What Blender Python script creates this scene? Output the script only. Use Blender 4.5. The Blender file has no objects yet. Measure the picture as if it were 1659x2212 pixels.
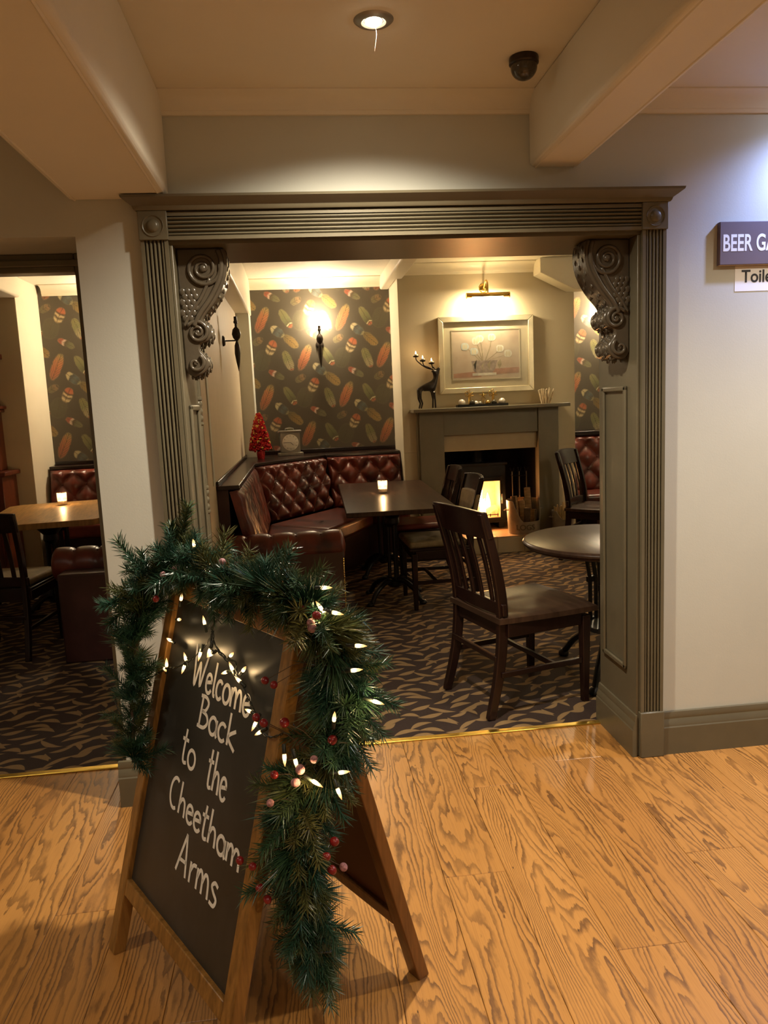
import bpy, bmesh, math, random
from mathutils import Vector, Matrix
R = math.radians; PI = math.pi
SC = bpy.context.scene; COL = SC.collection

# ------------------------------------------------------------ camera, world, exposure
cd = bpy.data.cameras.new('camera'); cam = bpy.data.objects.new('camera', cd); COL.objects.link(cam)
cd.sensor_fit = 'HORIZONTAL'; cd.sensor_width = 36; cd.lens = 36 * 1650 / 1659; cd.clip_start = .05
RM = [[0.9926787, -0.0595860, 0.1050640], [-0.1123163, -0.1354130, 0.9844025], [-0.0444296, -0.9889959, -0.1411141]]
m = Matrix.Identity(4)
for i in range(3):
    m[i][0] = RM[i][0]; m[i][1] = -RM[i][1]; m[i][2] = -RM[i][2]
m[2][3] = 1.5
cam.matrix_world = m
SC.camera = cam
wd = bpy.data.worlds.new('world'); SC.world = wd; wd.use_nodes = True
wd.node_tree.nodes['Background'].inputs[0].default_value = (.02, .018, .016, 1)
wd.node_tree.nodes['Background'].inputs[1].default_value = .3
SC.view_settings.view_transform = 'Standard'; SC.view_settings.look = 'None'
SC.view_settings.gamma = 1; SC.view_settings.use_curve_mapping = False
SC.view_settings.exposure = 1.4

WARM = (1, .875, .69); COOL = (.36, .48, 1)
# bulb positions and watts (front room downlights): x, y, watts, colour
CZ = 2.585
DOWN = [(.2835, 2.345, 84, WARM), (2.06, 2.68, 28, COOL), (2.3, 1.85, 76, WARM), (.8, -.6, 34, WARM), (-1.9, 1.6, 26, WARM), (-.9, -.9, 18, WARM), (2.1, -.9, 30, WARM)]

# ------------------------------------------------------------ material helpers
class NT:
    def __init__(s, name):
        s.m = bpy.data.materials.new(name); s.m.use_nodes = True; s.t = s.m.node_tree
        s.b = s.t.nodes['Principled BSDF']
    def put(s, sock, v):
        if v is None: return
        if isinstance(v, bpy.types.NodeSocket): s.t.links.new(v, sock)
        else:
            if isinstance(v, tuple) and len(v) == 3 and sock.type == 'RGBA': v = v + (1,)
            sock.default_value = v
    def n(s, t, ins=(), out=0, **kw):
        nd = s.t.nodes.new(t)
        for k, v in kw.items(): setattr(nd, k, v)
        for i, v in enumerate(ins): s.put(nd.inputs[i], v)
        return nd.outputs[out]
    def math(s, op, a, b=None, c=None, clamp=False):
        return s.n('ShaderNodeMath', (a, b, c), operation=op, use_clamp=clamp)
    def vm(s, op, a, b=None, out=0):
        return s.n('ShaderNodeVectorMath', (a, b), out=out, operation=op)
    def mix(s, f, a, b, mode='MIX'):
        nd = s.t.nodes.new('ShaderNodeMixRGB'); nd.blend_type = mode
        for i, v in enumerate((f, a, b)): s.put(nd.inputs[i], v)
        return nd.outputs[0]
    def ramp(s, f, stops, interp='LINEAR'):
        nd = s.t.nodes.new('ShaderNodeValToRGB'); s.put(nd.inputs[0], f)
        e = nd.color_ramp.elements; nd.color_ramp.interpolation = interp
        while len(e) < len(stops): e.new(.5)
        for k, (p, c) in enumerate(stops):
            e[k].position = p; e[k].color = tuple(c) + (1,) if len(c) == 3 else c
        return nd.outputs[0]
    def noise(s, vec, scale, detail=3, rough=.5, out=0, dist=0):
        nd = s.t.nodes.new('ShaderNodeTexNoise'); s.put(nd.inputs['Vector'], vec)
        nd.inputs['Scale'].default_value = scale; nd.inputs['Detail'].default_value = detail
        nd.inputs['Roughness'].default_value = rough; nd.inputs['Distortion'].default_value = dist
        return nd.outputs[out]
    def obj(s): return s.n('ShaderNodeTexCoord', out=3)
    def geo(s): return s.n('ShaderNodeNewGeometry', out=0)
    def bump(s, h, strength=.2, dist=.01):
        nd = s.t.nodes.new('ShaderNodeBump'); nd.inputs['Strength'].default_value = strength
        nd.inputs['Distance'].default_value = dist; s.put(nd.inputs['Height'], h)
        s.t.links.new(nd.outputs[0], s.b.inputs['Normal'])
    def base(s, c, rough=.5, metal=0, **kw):
        s.put(s.b.inputs['Base Color'], c); s.put(s.b.inputs['Roughness'], rough); s.put(s.b.inputs['Metallic'], metal)
        for k, v in kw.items(): s.put(s.b.inputs[k.replace('_', ' ')], v)
        return s.m

def P(name, col, rough=.5, metal=0, var=.15, scale=8, bump=0, bscale=60, stretch=None, **kw):
    t = NT(name); v = t.obj()
    if stretch: v = t.vm('MULTIPLY', v, stretch)
    f = t.noise(v, scale, 4, .6)
    a = tuple(c * (1 - var) for c in col); b = tuple(min(1, c * (1 + var)) for c in col)
    if bump: t.bump(t.noise(v, bscale, 3), bump, .004)
    return t.base(t.ramp(f, [(.3, a), (.7, b)]), rough, metal, **kw)

def emis(name, col, strength):
    t = NT(name); t.put(t.b.inputs['Emission Color'], col + (1,)); t.b.inputs['Emission Strength'].default_value = strength
    return t.base(col + (1,), .4)

def glass(name, col=(1, 1, 1), rough=.02, ior=1.45):
    t = NT(name); t.b.inputs['Transmission Weight'].default_value = 1; t.b.inputs['IOR'].default_value = ior
    return t.base(col + (1,), rough)

M = {}
M['wall'] = P('wall_paint', (.53, .53, .46), .7, var=.03, scale=2, bump=.06, bscale=180)
M['wall_olive'] = P('wall_olive_paint', (.52, .44, .30), .7, var=.04, scale=2, bump=.06, bscale=180)
M['ceil'] = P('ceiling_paint', (.72, .67, .55), .75, var=.03, scale=2, bump=.05, bscale=120)
M['ceil_white'] = P('ceiling_white', (.78, .71, .58), .7, var=.03, scale=3, bump=.5, bscale=55)
M['cream'] = P('cream_gloss', (.76, .68, .52), .4, var=.03, scale=3)
M['trim'] = P('olive_trim_paint', (.122, .104, .064), .33, var=.10, scale=5, bump=.05, bscale=40)
M['corbel'] = P('dark_carved_paint', (.075, .060, .040), .25, var=.15, scale=9, bump=.15, bscale=50)
M['mantel'] = P('mantel_paint', (.19, .16, .10), .45, var=.08, scale=5)
M['mantel_stone'] = P('mantel_slip_stone', (.44, .35, .22), .6, var=.06, scale=5)
M['black'] = P('cast_iron', (.012, .011, .010), .38, .3, var=.25, scale=20, bump=.1)
M['soot'] = P('sooty_black', (.010, .009, .008), .8, var=.3, scale=6)
M['iron'] = P('stove_black', (.014, .012, .011), .5, .3, var=.2, scale=12)
M['steel'] = P('log_bucket_steel', (.36, .32, .26), .45, .35, var=.2, scale=9)
M['brass'] = P('brass', (.62, .40, .11), .22, 1, var=.12, scale=14)
M['gold'] = P('threshold_brass', (.75, .52, .10), .32, 1, var=.1, scale=25)
M['bronze'] = P('dark_bronze', (.035, .026, .020), .35, .6, var=.3, scale=20)
M['darkwood'] = P('dark_stained_wood', (.015, .0055, .004), .25, var=.35, scale=6, stretch=(12, 12, 1.2))
M['darkseat'] = P('worn_wood_seat', (.050, .028, .017), .32, var=.4, scale=5, stretch=(1, 8, 1), Specular_IOR_Level=.3)
M['tabletop'] = P('dark_table_top', (.044, .024, .015), .30, var=.5, scale=4, stretch=(7, 1, 1), Specular_IOR_Level=.22)
M['mahogany'] = P('mahogany', (.10, .020, .008), .3, var=.5, scale=5, stretch=(10, 10, 1.2))
M['oak'] = P('oak_table', (.40, .225, .07), .38, var=.3, scale=5, stretch=(9, 1, 1))
M['tan'] = P('tan_fabric', (.23, .17, .085), .75, var=.25, scale=14, bump=.2, bscale=300)
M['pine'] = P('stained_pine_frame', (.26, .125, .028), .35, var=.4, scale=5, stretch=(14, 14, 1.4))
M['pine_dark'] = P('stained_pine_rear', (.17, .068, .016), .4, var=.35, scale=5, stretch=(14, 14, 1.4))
M['hardboard'] = P('brown_hardboard', (.12, .042, .012), .55, var=.12, scale=4)
M['chalk'] = P('chalk_paint_white', (.86, .83, .74), .85, var=.08, scale=90)
M['plum'] = P('sign_plum', (.135, .098, .115), .5, var=.04, scale=5)
M['white'] = P('sign_white', (.88, .88, .86), .5, var=.02, scale=5)
M['ink'] = P('sign_ink', (.012, .012, .02), .5, var=.02)
M['signedge'] = P('sign_edge_wood', (.35, .23, .12), .6)
M['log'] = P('split_log', (.36, .22, .10), .8, var=.4, scale=9, bump=.3, stretch=(1, 1, 6))
M['bark'] = P('log_bark', (.10, .06, .03), .9, var=.4, scale=18, bump=.6, bscale=30)
M['kindling'] = P('kindling_wood', (.62, .45, .22), .75, var=.25, scale=9)
M['silverframe'] = P('champagne_frame', (.62, .54, .37), .34, .55, var=.1, scale=7)
M['mount'] = P('picture_mount', (.66, .58, .40), .7, var=.03)
M['berry'] = P('red_berry', (.20, .010, .012), .3, var=.3, scale=60)
M['frost'] = P('frosted_berry', (.40, .19, .20), .7, var=.55, scale=160, bump=.5, bscale=400)
M['twig'] = P('wired_twig', (.07, .04, .02), .8)
M['wire'] = P('green_wire', (.012, .016, .010), .45)
M['dome'] = P('smoked_dome', (.05, .042, .03), .08, var=.2)
M['wax'] = P('candle_wax', (.85, .75, .6), .5)
M['silver'] = P('silver_case', (.27, .25, .21), .35, .5, var=.2)
M['dial'] = P('clock_dial', (.80, .77, .68), .6, var=.04)
M['redtinsel'] = P('red_tinsel', (.42, .012, .012), .22, .45, var=.5, scale=60)
M['bauble'] = P('pearl_bauble', (.72, .66, .58), .2, .3, var=.15)
M['hearth'] = P('hearth_tile', (.40, .25, .13), .45, var=.25, scale=6)
M['firebrick'] = P('stove_firebrick', (.50, .32, .19), .85, var=.2, scale=12)
M['reed'] = P('birch_stick', (.60, .48, .32), .7, var=.4, scale=30)
t_ = NT('clear_glass'); tr0 = t_.n('ShaderNodeBsdfTransparent', ((.97, .97, .97, 1),)); gl0 = t_.n('ShaderNodeBsdfGlossy', ((1, 1, 1, 1), .03)); fz0 = t_.n('ShaderNodeMath', (t_.n('ShaderNodeLayerWeight', (.25,), out=1), .45, .08), operation='MULTIPLY_ADD')
t_.put(t_.t.nodes['Material Output'].inputs[0], t_.n('ShaderNodeMixShader', (fz0, tr0, gl0))); M['glass'] = t_.m
t_ = NT('candle_tumbler_glass'); tr0 = t_.n('ShaderNodeBsdfTransparent', ((.95, .93, .92, 1),)); gl0 = t_.n('ShaderNodeBsdfGlossy', ((1, 1, 1, 1), .05)); tl0 = t_.n('ShaderNodeBsdfTranslucent', ((1, .95, .9, 1),))
fz0 = t_.n('ShaderNodeMath', (t_.n('ShaderNodeLayerWeight', (.3,), out=1), .6, .06), operation='MULTIPLY_ADD')
t_.put(t_.t.nodes['Material Output'].inputs[0], t_.n('ShaderNodeMixShader', (.05, t_.n('ShaderNodeMixShader', (fz0, tr0, gl0)), tl0))); M['tumbler'] = t_.m
M['flame'] = emis('fire_flame', (1, .66, .26), 17)
M['ember'] = emis('fire_ember', (1, .26, .04), 2.5)
M['cflame'] = emis('candle_flame', (1, .72, .32), 12)
M['bulb'] = emis('lamp_bulb', (1, .84, .60), 25)
t_ = NT('fairy_bulb_lit'); zz_ = t_.n('ShaderNodeSeparateXYZ', (t_.obj(),)).node.outputs[2]
t_.put(t_.b.inputs['Emission Color'], t_.ramp(t_.math('DIVIDE', zz_, .034), [(.1, (1, .60, .20)), (.35, (1, .78, .45)), (1, (1, .50, .12))]))
t_.put(t_.b.inputs['Emission Strength'], t_.ramp(t_.math('DIVIDE', zz_, .034), [(.0, (.35,) * 3), (.32, (1, 1, 1)), (.6, (.40,) * 3), (1, (.16,) * 3)]))
es_ = t_.math('MULTIPLY', t_.b.inputs['Emission Strength'].links[0].from_socket, 1.7); t_.put(t_.b.inputs['Emission Strength'], es_)
M['fairy'] = t_.base((.9, .6, .25), .3)
M['cap'] = P('fairy_cap', (.9, .62, .25), .25, Transmission_Weight=.6)

def m_leather(name, a, b):
    t = NT(name); v = t.obj()
    f = t.noise(v, 5, 4, .6); g = t.noise(v, 170, 2)
    t.bump(g, .08, .002)
    return t.base(t.ramp(f, [(.34, a), (.66, b)]), t.ramp(f, [(.2, (.26,) * 3), (.8, (.40,) * 3)]))
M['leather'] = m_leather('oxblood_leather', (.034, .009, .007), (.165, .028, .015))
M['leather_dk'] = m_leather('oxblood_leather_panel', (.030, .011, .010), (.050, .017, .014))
M['leather_red'] = m_leather('red_seat_leather', (.10, .018, .012), (.22, .040, .022))

def m_floor():
    t = NT('oak_plank_wood'); v = t.obj()
    rnd = t.n('ShaderNodeObjectInfo', out=5)
    sh = t.n('ShaderNodeCombineXYZ', (t.math('MULTIPLY', rnd, 37.), t.math('MULTIPLY', rnd, 91.), t.math('MULTIPLY', rnd, 13.)))
    p = t.vm('ADD', v, sh)
    big = t.noise(t.vm('MULTIPLY', p, (6.0, .62, 1)), 1.0, 1.0, .4)
    mid = t.noise(t.vm('MULTIPLY', p, (15, 2.4, 1)), 1.0, 2, .5)
    fine = t.noise(t.vm('MULTIPLY', p, (420, 9, 1)), 1.0, 2, .5)
    wob = t.noise(t.vm('MULTIPLY', p, (85, 22, 1)), 1.0, 3, .6)
    sx = t.n('ShaderNodeSeparateXYZ', (v,))
    h = t.math('ADD', t.math('MULTIPLY', big, 30.), t.math('ADD', t.math('MULTIPLY', mid, 4.6), t.math('MULTIPLY', wob, .8)))
    h = t.math('ADD', h, t.math('MULTIPLY', t.math('ABSOLUTE', sx), 26.))
    fr = t.math('FRACT', h)
    band = t.ramp(fr, [(.0, (0, 0, 0)), (.48, (.06,) * 3), (.74, (.80,) * 3), (.90, (1, 1, 1)), (1, (0, 0, 0))])
    patch = t.noise(t.vm('MULTIPLY', p, (11, 2.2, 1)), 1.3, 2)
    amt = t.ramp(patch, [(.34, (.40,) * 3), (.60, (1, 1, 1))])
    b2 = t.math('MULTIPLY', band, t.math('ADD', t.math('MULTIPLY', amt, .80), t.math('MULTIPLY', fine, .22)), clamp=True)
    light = t.ramp(rnd, [(0, (.44, .205, .050)), (.5, (.50, .240, .062)), (1, (.40, .180, .044))])
    c = t.mix(b2, light, (.092, .036, .009))
    c = t.mix(t.ramp(fine, [(.45, (0, 0, 0)), (.8, (.45,) * 3)]), c, (.25, .105, .026))
    vo = t.n('ShaderNodeTexVoronoi', (t.vm('MULTIPLY', p, (4.2, 1.15, 1)),), out=0)
    kn = t.ramp(vo, [(.015, (1, 1, 1)), (.05, (0, 0, 0))])
    c = t.mix(kn, c, (.035, .016, .008))
    t.bump(b2, .12, .0012)
    return t.base(c, t.ramp(b2, [(0, (.30,) * 3), (1, (.42,) * 3)]))
M['floor'] = m_floor()

def leafset(t, uvw, leaves, wave=None):
    """mask of slender leaf shapes repeated over a unit tile: (u, v, angle, half length, half width, bend)"""
    tot = None
    for (cx, cy, ang, hl, hw, bend) in leaves:
        d = t.vm('SUBTRACT', t.vm('FRACTION', t.vm('SUBTRACT', uvw, (cx - .5, cy - .5, 0))), (.5, .5, 0))
        u = t.vm('DOT_PRODUCT', d, (math.cos(ang) / hl, math.sin(ang) / hl, 0), out=1)
        v = t.vm('DOT_PRODUCT', d, (-math.sin(ang) / hw, math.cos(ang) / hw, 0), out=1)
        u2 = t.math('MULTIPLY', u, u)
        vb = t.math('ABSOLUTE', t.math('ADD', v, t.math('MULTIPLY', u2, bend)))
        e = t.math('SUBTRACT', t.math('SUBTRACT', 1., u2), vb)          # positive inside
        tot = e if tot is None else t.math('MAXIMUM', tot, e)
    return tot

def m_carpet():
    t = NT('leaf_pattern_carpet'); v = t.geo()
    wob = t.vm('SCALE', t.vm('SUBTRACT', t.noise(v, 7, 2, .5, out=1), (.5, .5, .5)))
    wob.node.inputs['Scale'].default_value = .022
    p = t.vm('MULTIPLY', t.vm('ADD', v, wob), (1 / .46, 1 / .50, 0))
    rr = random.Random(4); L = []
    rows = 8
    for r in range(rows):
        for k in range(3):
            a = R(rr.uniform(8, 42)) * rr.choice((-1, 1, 1)) + (PI if rr.random() < .5 else 0)
            L.append(((k + .5 * (r % 2) + rr.uniform(-.2, .2)) / 3 % 1, (r + rr.uniform(-.25, .25)) / rows % 1, a,
                      rr.uniform(.12, .19), rr.uniform(.036, .048), rr.choice((-1, 1)) * rr.uniform(.5, 1.5)))
    for k in range(4):
        L.append((rr.random(), rr.random(), R(rr.choice((55, 70, 110, 125))), rr.uniform(.09, .12), rr.uniform(.026, .034), rr.choice((-1, 1)) * .8))
    e = leafset(t, p, L)
    mask = t.ramp(e, [(.10, (0, 0, 0)), (.24, (1, 1, 1))])
    pile = t.noise(v, 420, 2)
    c = t.mix(mask, (.030, .013, .008), (.300, .185, .075))
    c = t.mix(t.math('MULTIPLY', pile, .5), c, (.01, .006, .004))
    t.bump(pile, .5, .004)
    return t.base(c, .95)
M['carpet'] = m_carpet()

def m_wallpaper():
    t = NT('feather_wallpaper'); v = t.geo()
    s = t.n('ShaderNodeSeparateXYZ', (v,)); sep = s.node
    ns = t.noise(v, 26, 3, .6, out=1)
    nx = t.n('ShaderNodeSeparateXYZ', (ns,)).node
    x0 = t.math('ADD', sep.outputs[0], t.math('MULTIPLY', t.math('SUBTRACT', nx.outputs[0], .5), .022))
    z0 = t.math('ADD', sep.outputs[2], t.math('MULTIPLY', t.math('SUBTRACT', nx.outputs[1], .5), .022))
    A, Bv = .415, .395
    col = t.mix(t.noise(v, 3, 2), (.078, .064, .044), (.090, .074, .051))
    k = .00143; ox, oz = -.305, 2.40
    F = [  # dx, dy, length, width, angle, ramp stops along the feather, bars
        (275, -10, .22, .17, 70, [(0, (.05, .06, .03)), (.5, (.075, .078, .042)), (1, (.06, .06, .035))], 0, .40),
        (0, 0, .30, .105, 65, [(0, (.30, .10, .05)), (.3, (.42, .10, .045)), (.65, (.50, .16, .06)), (.85, (.36, .23, .08)), (1, (.2, .16, .06))], 9, 1),
        (170, 5, .23, .090, -60, [(0, (.22, .20, .08)), (.5, (.11, .12, .05)), (.72, (.05, .06, .03)), (.76, (.75, .62, .38)), (.80, (.06, .03, .02)), (.85, (.42, .09, .04)), (1, (.35, .08, .04))], 0, 1),
        (198, -158, .20, .095, -42, [(0, (.13, .10, .04)), (.5, (.30, .17, .04)), (1, (.38, .24, .07))], 7, .9),
        (105, -85, .17, .095, -40, [(0, (.55, .42, .22)), (.22, (.50, .42, .25)), (.30, (.02, .03, .04)), (.55, (.06, .095, .11)), (.8, (.03, .045, .05)), (1, (.55, .45, .2))], 0, 1),
        (345, 78, .17, .105, 62, [(0, (.1, .03, .02)), (.15, (.65, .50, .28)), (.32, (.02, .012, .01)), (.44, (.70, .52, .30)), (.54, (.03, .015, .01)), (.66, (.50, .12, .05)), (1, (.36, .06, .03))], 0, 1),
        (170, -295, .23, .095, -70, [(0, (.22, .20, .07)), (.4, (.17, .18, .07)), (.6, (.30, .26, .14)), (.84, (.36, .30, .18)), (.9, (.40, .09, .05)), (1, (.36, .12, .07))], 8, 1),
        (80, -392, .19, .070, -30, [(0, (.35, .07, .04)), (.22, (.32, .06, .04)), (.32, (.7, .5, .4)), (.42, (.05, .03, .02)), (.6, (.11, .11, .06)), (1, (.16, .14, .07))], 0, 1),
        (252, -425, .125, .075, 28, [(0, (.17, .15, .07)), (.4, (.12, .09, .045)), (.7, (.28, .15, .07)), (.85, (.06, .04, .03)), (1, (.18, .12, .06))], 4, .9),
    ]
    for (dx, dy, ln, wd, an, stops, bars, op) in F:
        cx = ox + dx * k; cz = oz + dy * k; a = R(an)
        ds = t.math('SUBTRACT', t.math('FRACT', t.math('ADD', t.math('DIVIDE', t.math('SUBTRACT', x0, cx), A), .5)), .5)
        sx = t.math('DIVIDE', t.math('SUBTRACT', x0, cx), A)
        tz = t.math('SUBTRACT', t.math('DIVIDE', t.math('SUBTRACT', z0, cz), 2 * Bv), t.math('MULTIPLY', sx, .5))
        dt = t.math('SUBTRACT', t.math('FRACT', t.math('ADD', tz, .5)), .5)
        lx = t.math('MULTIPLY', ds, A)
        lz = t.math('ADD', t.math('MULTIPLY', dt, 2 * Bv), t.math('MULTIPLY', ds, Bv))
        # wrap once more in z so the feather is whole at the cell border
        lz = t.math('SUBTRACT', t.math('MULTIPLY', t.math('FRACT', t.math('ADD', t.math('DIVIDE', lz, 2 * Bv), .5)), 2 * Bv), Bv)
        u = t.math('DIVIDE', t.math('ADD', t.math('MULTIPLY', lx, math.cos(a)), t.math('MULTIPLY', lz, math.sin(a))), ln / 2)
        w = t.math('DIVIDE', t.math('SUBTRACT', t.math('MULTIPLY', lz, math.cos(a)), t.math('MULTIPLY', lx, math.sin(a))), wd / 2)
        aw = t.math('ABSOLUTE', w)
        u2 = t.math('POWER', t.math('ABSOLUTE', u), 2.6)
        e = t.math('SUBTRACT', t.math('SUBTRACT', 1., u2), t.math('MULTIPLY', aw, aw))
        hair = t.math('SINE', t.math('MULTIPLY', t.math('SUBTRACT', u, t.math('MULTIPLY', aw, .7)), 46.))
        e = t.math('ADD', e, t.math('MULTIPLY', t.math('MULTIPLY', hair, aw), .16))
        mask = t.math('MULTIPLY', t.ramp(e, [(.0, (0, 0, 0)), (.30, (1, 1, 1))]), op)
        un = t.math('MULTIPLY', t.math('ADD', t.math('SUBTRACT', u, t.math('MULTIPLY', aw, .16)), 1.), .5)
        fc = t.ramp(un, stops)
        if bars:
            sn = t.math('SINE', t.math('MULTIPLY', t.math('SUBTRACT', u, t.math('MULTIPLY', aw, .55)), bars * PI))
            fc = t.mix(t.ramp(sn, [(.55, (0, 0, 0)), (.9, (.62,) * 3)]), fc, (.045, .028, .018))
        fc = t.mix(t.ramp(aw, [(.03, (.7,) * 3), (.10, (0, 0, 0))]), fc, (.05, .035, .02))
        rim = t.ramp(e, [(.10, (.35,) * 3), (.35, (0, 0, 0))])
        fc = t.mix(rim, fc, (.34, .27, .15))
        fc = t.mix(t.ramp(hair, [(.5, (0, 0, 0)), (1, (.30,) * 3)]), fc, (.16, .12, .07))
        fc = t.mix(t.math('MULTIPLY', t.noise(v, 110, 2), .55), fc, (.20, .16, .09))
        col = t.mix(mask, col, fc)
    return t.base(col, .42)
M['wallpaper'] = m_wallpaper()

def m_chalkboard():
    t = NT('chalkboard_black'); v = t.obj()
    f = t.noise(t.vm('MULTIPLY', v, (1, 1, .4)), 5, 4, .6); g = t.noise(v, 25, 5, .7)
    sm = t.math('MULTIPLY', t.ramp(f, [(.48, (0, 0, 0)), (.75, (1, 1, 1))]), t.math('MULTIPLY', g, .30))
    return t.base(t.mix(sm, (.024, .023, .019), (.16, .155, .15)), .40)
M['board'] = m_chalkboard()

def m_needle():
    t = NT('fir_needles'); r = t.n('ShaderNodeObjectInfo', out=5)
    f = t.noise(t.obj(), 60, 2)
    a = t.ramp(r, [(0, (.014, .056, .036)), (.40, (.022, .074, .043)), (.68, (.036, .084, .036)), (.84, (.105, .110, .028)), (1, (.13, .12, .034))], 'LINEAR')
    return t.base(t.mix(t.math('MULTIPLY', f, .5), a, (.024, .055, .030)), .34)
M['needle'] = m_needle()

def m_print():
    t = NT('painted_print'); v = t.obj(); f = t.noise(v, 6, 4, .6)
    return t.base(t.ramp(f, [(.3, (.52, .38, .27)), (.55, (.60, .49, .37)), (.75, (.64, .54, .42))]), .35)
M['print'] = m_print()
M['p_white'] = P('painted_tulip', (.74, .70, .60), .4, var=.2, scale=30)
M['p_green'] = P('painted_stem', (.40, .33, .20), .4, var=.3, scale=30)
M['p_bowl'] = P('painted_bowl', (.36, .28, .23), .4, var=.4, scale=25)
M['p_pink'] = P('painted_ground', (.44, .23, .15), .4, var=.3, scale=12)
M['p_blue'] = P('painted_blue_tulip', (.56, .60, .56), .4, var=.2, scale=30)

# ------------------------------------------------------------ mesh helpers
def obj(name, bm, mat=None, parent=None, smooth=False, bevel=0, seg=2, loc=None, auto=None):
    me = bpy.data.meshes.new(name)
    if isinstance(bm, bmesh.types.BMesh):
        bmesh.ops.recalc_face_normals(bm, faces=bm.faces)
        bm.to_mesh(me); bm.free()
    else: me = bm
    o = bpy.data.objects.new(name, me); COL.objects.link(o)
    if mat and not me.materials: me.materials.append(M[mat] if isinstance(mat, str) else mat)
    if smooth:
        me.polygons.foreach_set('use_smooth', [True] * len(me.polygons))
        if auto:
            me.set_sharp_from_angle(angle=R(auto))
    if parent: o.parent = parent
    if loc: o.location = loc
    if bevel:
        b = o.modifiers.new('bevel', 'BEVEL'); b.width = bevel; b.segments = seg; b.limit_method = 'ANGLE'; b.angle_limit = R(40)
        me.polygons.foreach_set('use_smooth', [True] * len(me.polygons)); me.set_sharp_from_angle(angle=R(35))
    return o
def thing(name, label, cat, loc=(0, 0, 0), rotz=0, group=None):
    o = bpy.data.objects.new(name, None); COL.objects.link(o); o.empty_display_size = .05
    o.location = loc; o.rotation_euler = (0, 0, rotz)
    return tag(o, label, cat, group)
def tag(o, label, cat, group=None):
    o['label'] = label; o['category'] = cat
    if group: o['group'] = group
    return o
def struct(o, label=None, cat=None):
    o['kind'] = 'structure'
    if label: o['label'] = label
    if cat: o['category'] = cat
    return o
def nb(): return bmesh.new()
def box(bm, a, b, mt=None):
    """axis aligned box from corner a to corner b"""
    vs = [bm.verts.new((x, y, z)) for x in (a[0], b[0]) for y in (a[1], b[1]) for z in (a[2], b[2])]
    if mt:
        for v in vs: v.co = mt @ v.co
    for f in ((0, 1, 3, 2), (4, 6, 7, 5), (0, 4, 5, 1), (2, 3, 7, 6), (0, 2, 6, 4), (1, 5, 7, 3)): bm.faces.new([vs[i] for i in f])
    return bm
def bx(a, b): return box(nb(), a, b)
def prism(bm, pts, axis, a, b):
    """polygon pts extruded along axis (0 x, 1 y, 2 z) from a to b"""
    def co(p, h):
        if axis == 0: return (h, p[0], p[1])
        if axis == 1: return (p[0], h, p[1])
        return (p[0], p[1], h)
    A = [bm.verts.new(co(p, a)) for p in pts]; Bv = [bm.verts.new(co(p, b)) for p in pts]; n = len(pts)
    bm.faces.new(A); bm.faces.new(Bv)
    for i in range(n): bm.faces.new((A[i], A[(i + 1) % n], Bv[(i + 1) % n], Bv[i]))
    return bm
def frames(pts):
    pts = [Vector(p) for p in pts]; out = []
    up = None
    for i, p in enumerate(pts):
        t = (pts[min(i + 1, len(pts) - 1)] - pts[max(i - 1, 0)]).normalized()
        if up is None:
            up = Vector((0, 0, 1)) if abs(t.z) < .9 else Vector((1, 0, 0))
        s = t.cross(up).normalized(); up = s.cross(t).normalized()
        out.append((p, t, s, up))
    return out
def tube(bm, pts, r, n=8, flat=1.0, cap=True):
    rs = r if isinstance(r, (list, tuple)) else [r] * len(pts); rings = []
    for (p, t, s, u), rr in zip(frames(pts), rs):
        rings.append([bm.verts.new(p + s * (math.cos(2 * PI * k / n + PI / n) * rr) + u * (math.sin(2 * PI * k / n + PI / n) * rr * flat)) for k in range(n)])
    for a, b in zip(rings, rings[1:]):
        for k in range(n): bm.faces.new((a[k], a[(k + 1) % n], b[(k + 1) % n], b[k]))
    if cap:
        bm.faces.new(rings[0]); bm.faces.new(rings[-1])
    return bm
def bar(bm, pts, w, h, upv=None):
    """rectangular section swept along pts; w and h may be lists; upv fixed up"""
    ws = w if isinstance(w, (list, tuple)) else [w] * len(pts); hs = h if isinstance(h, (list, tuple)) else [h] * len(pts)
    rings = []
    for i, (p, t, s, u) in enumerate(frames(pts)):
        if upv:
            s = t.cross(Vector(upv)).normalized(); u = s.cross(t).normalized()
        a, b = ws[i] / 2, hs[i] / 2
        rings.append([bm.verts.new(p + s * x * a + u * y * b) for x, y in ((-1, -1), (1, -1), (1, 1), (-1, 1))])
    for a, b in zip(rings, rings[1:]):
        for k in range(4): bm.faces.new((a[k], a[(k + 1) % 4], b[(k + 1) % 4], b[k]))
    bm.faces.new(rings[0]); bm.faces.new(rings[-1])
    return bm
def lathe(bm, prof, n=20, c=(0, 0, 0), axis=2, flip=1):
    rings = []
    for r, h in prof:
        ring = []
        for k in range(n):
            x, y = r * math.cos(2 * PI * k / n), r * math.sin(2 * PI * k / n)
            p = (x, y, h) if axis == 2 else ((x, h, y) if axis == 1 else (h, x, y))
            ring.append(bm.verts.new(Vector(p) + Vector(c)))
        rings.append(ring)
    for a, b in zip(rings, rings[1:]):
        for k in range(n): bm.faces.new((a[k], a[(k + 1) % n], b[(k + 1) % n], b[k]))
    bm.faces.new(rings[0]); bm.faces.new(rings[-1])
    return bm
def ball(bm, c, r, seg=10, ring=7, sc=(1, 1, 1), rot=None):
    mt = Matrix.Translation(c) @ (rot.to_4x4() if rot else Matrix.Identity(4)) @ Matrix.Diagonal((r * sc[0], r * sc[1], r * sc[2], 1))
    bmesh.ops.create_uvsphere(bm, u_segments=seg, v_segments=ring, radius=1, matrix=mt)
    return bm
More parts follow.
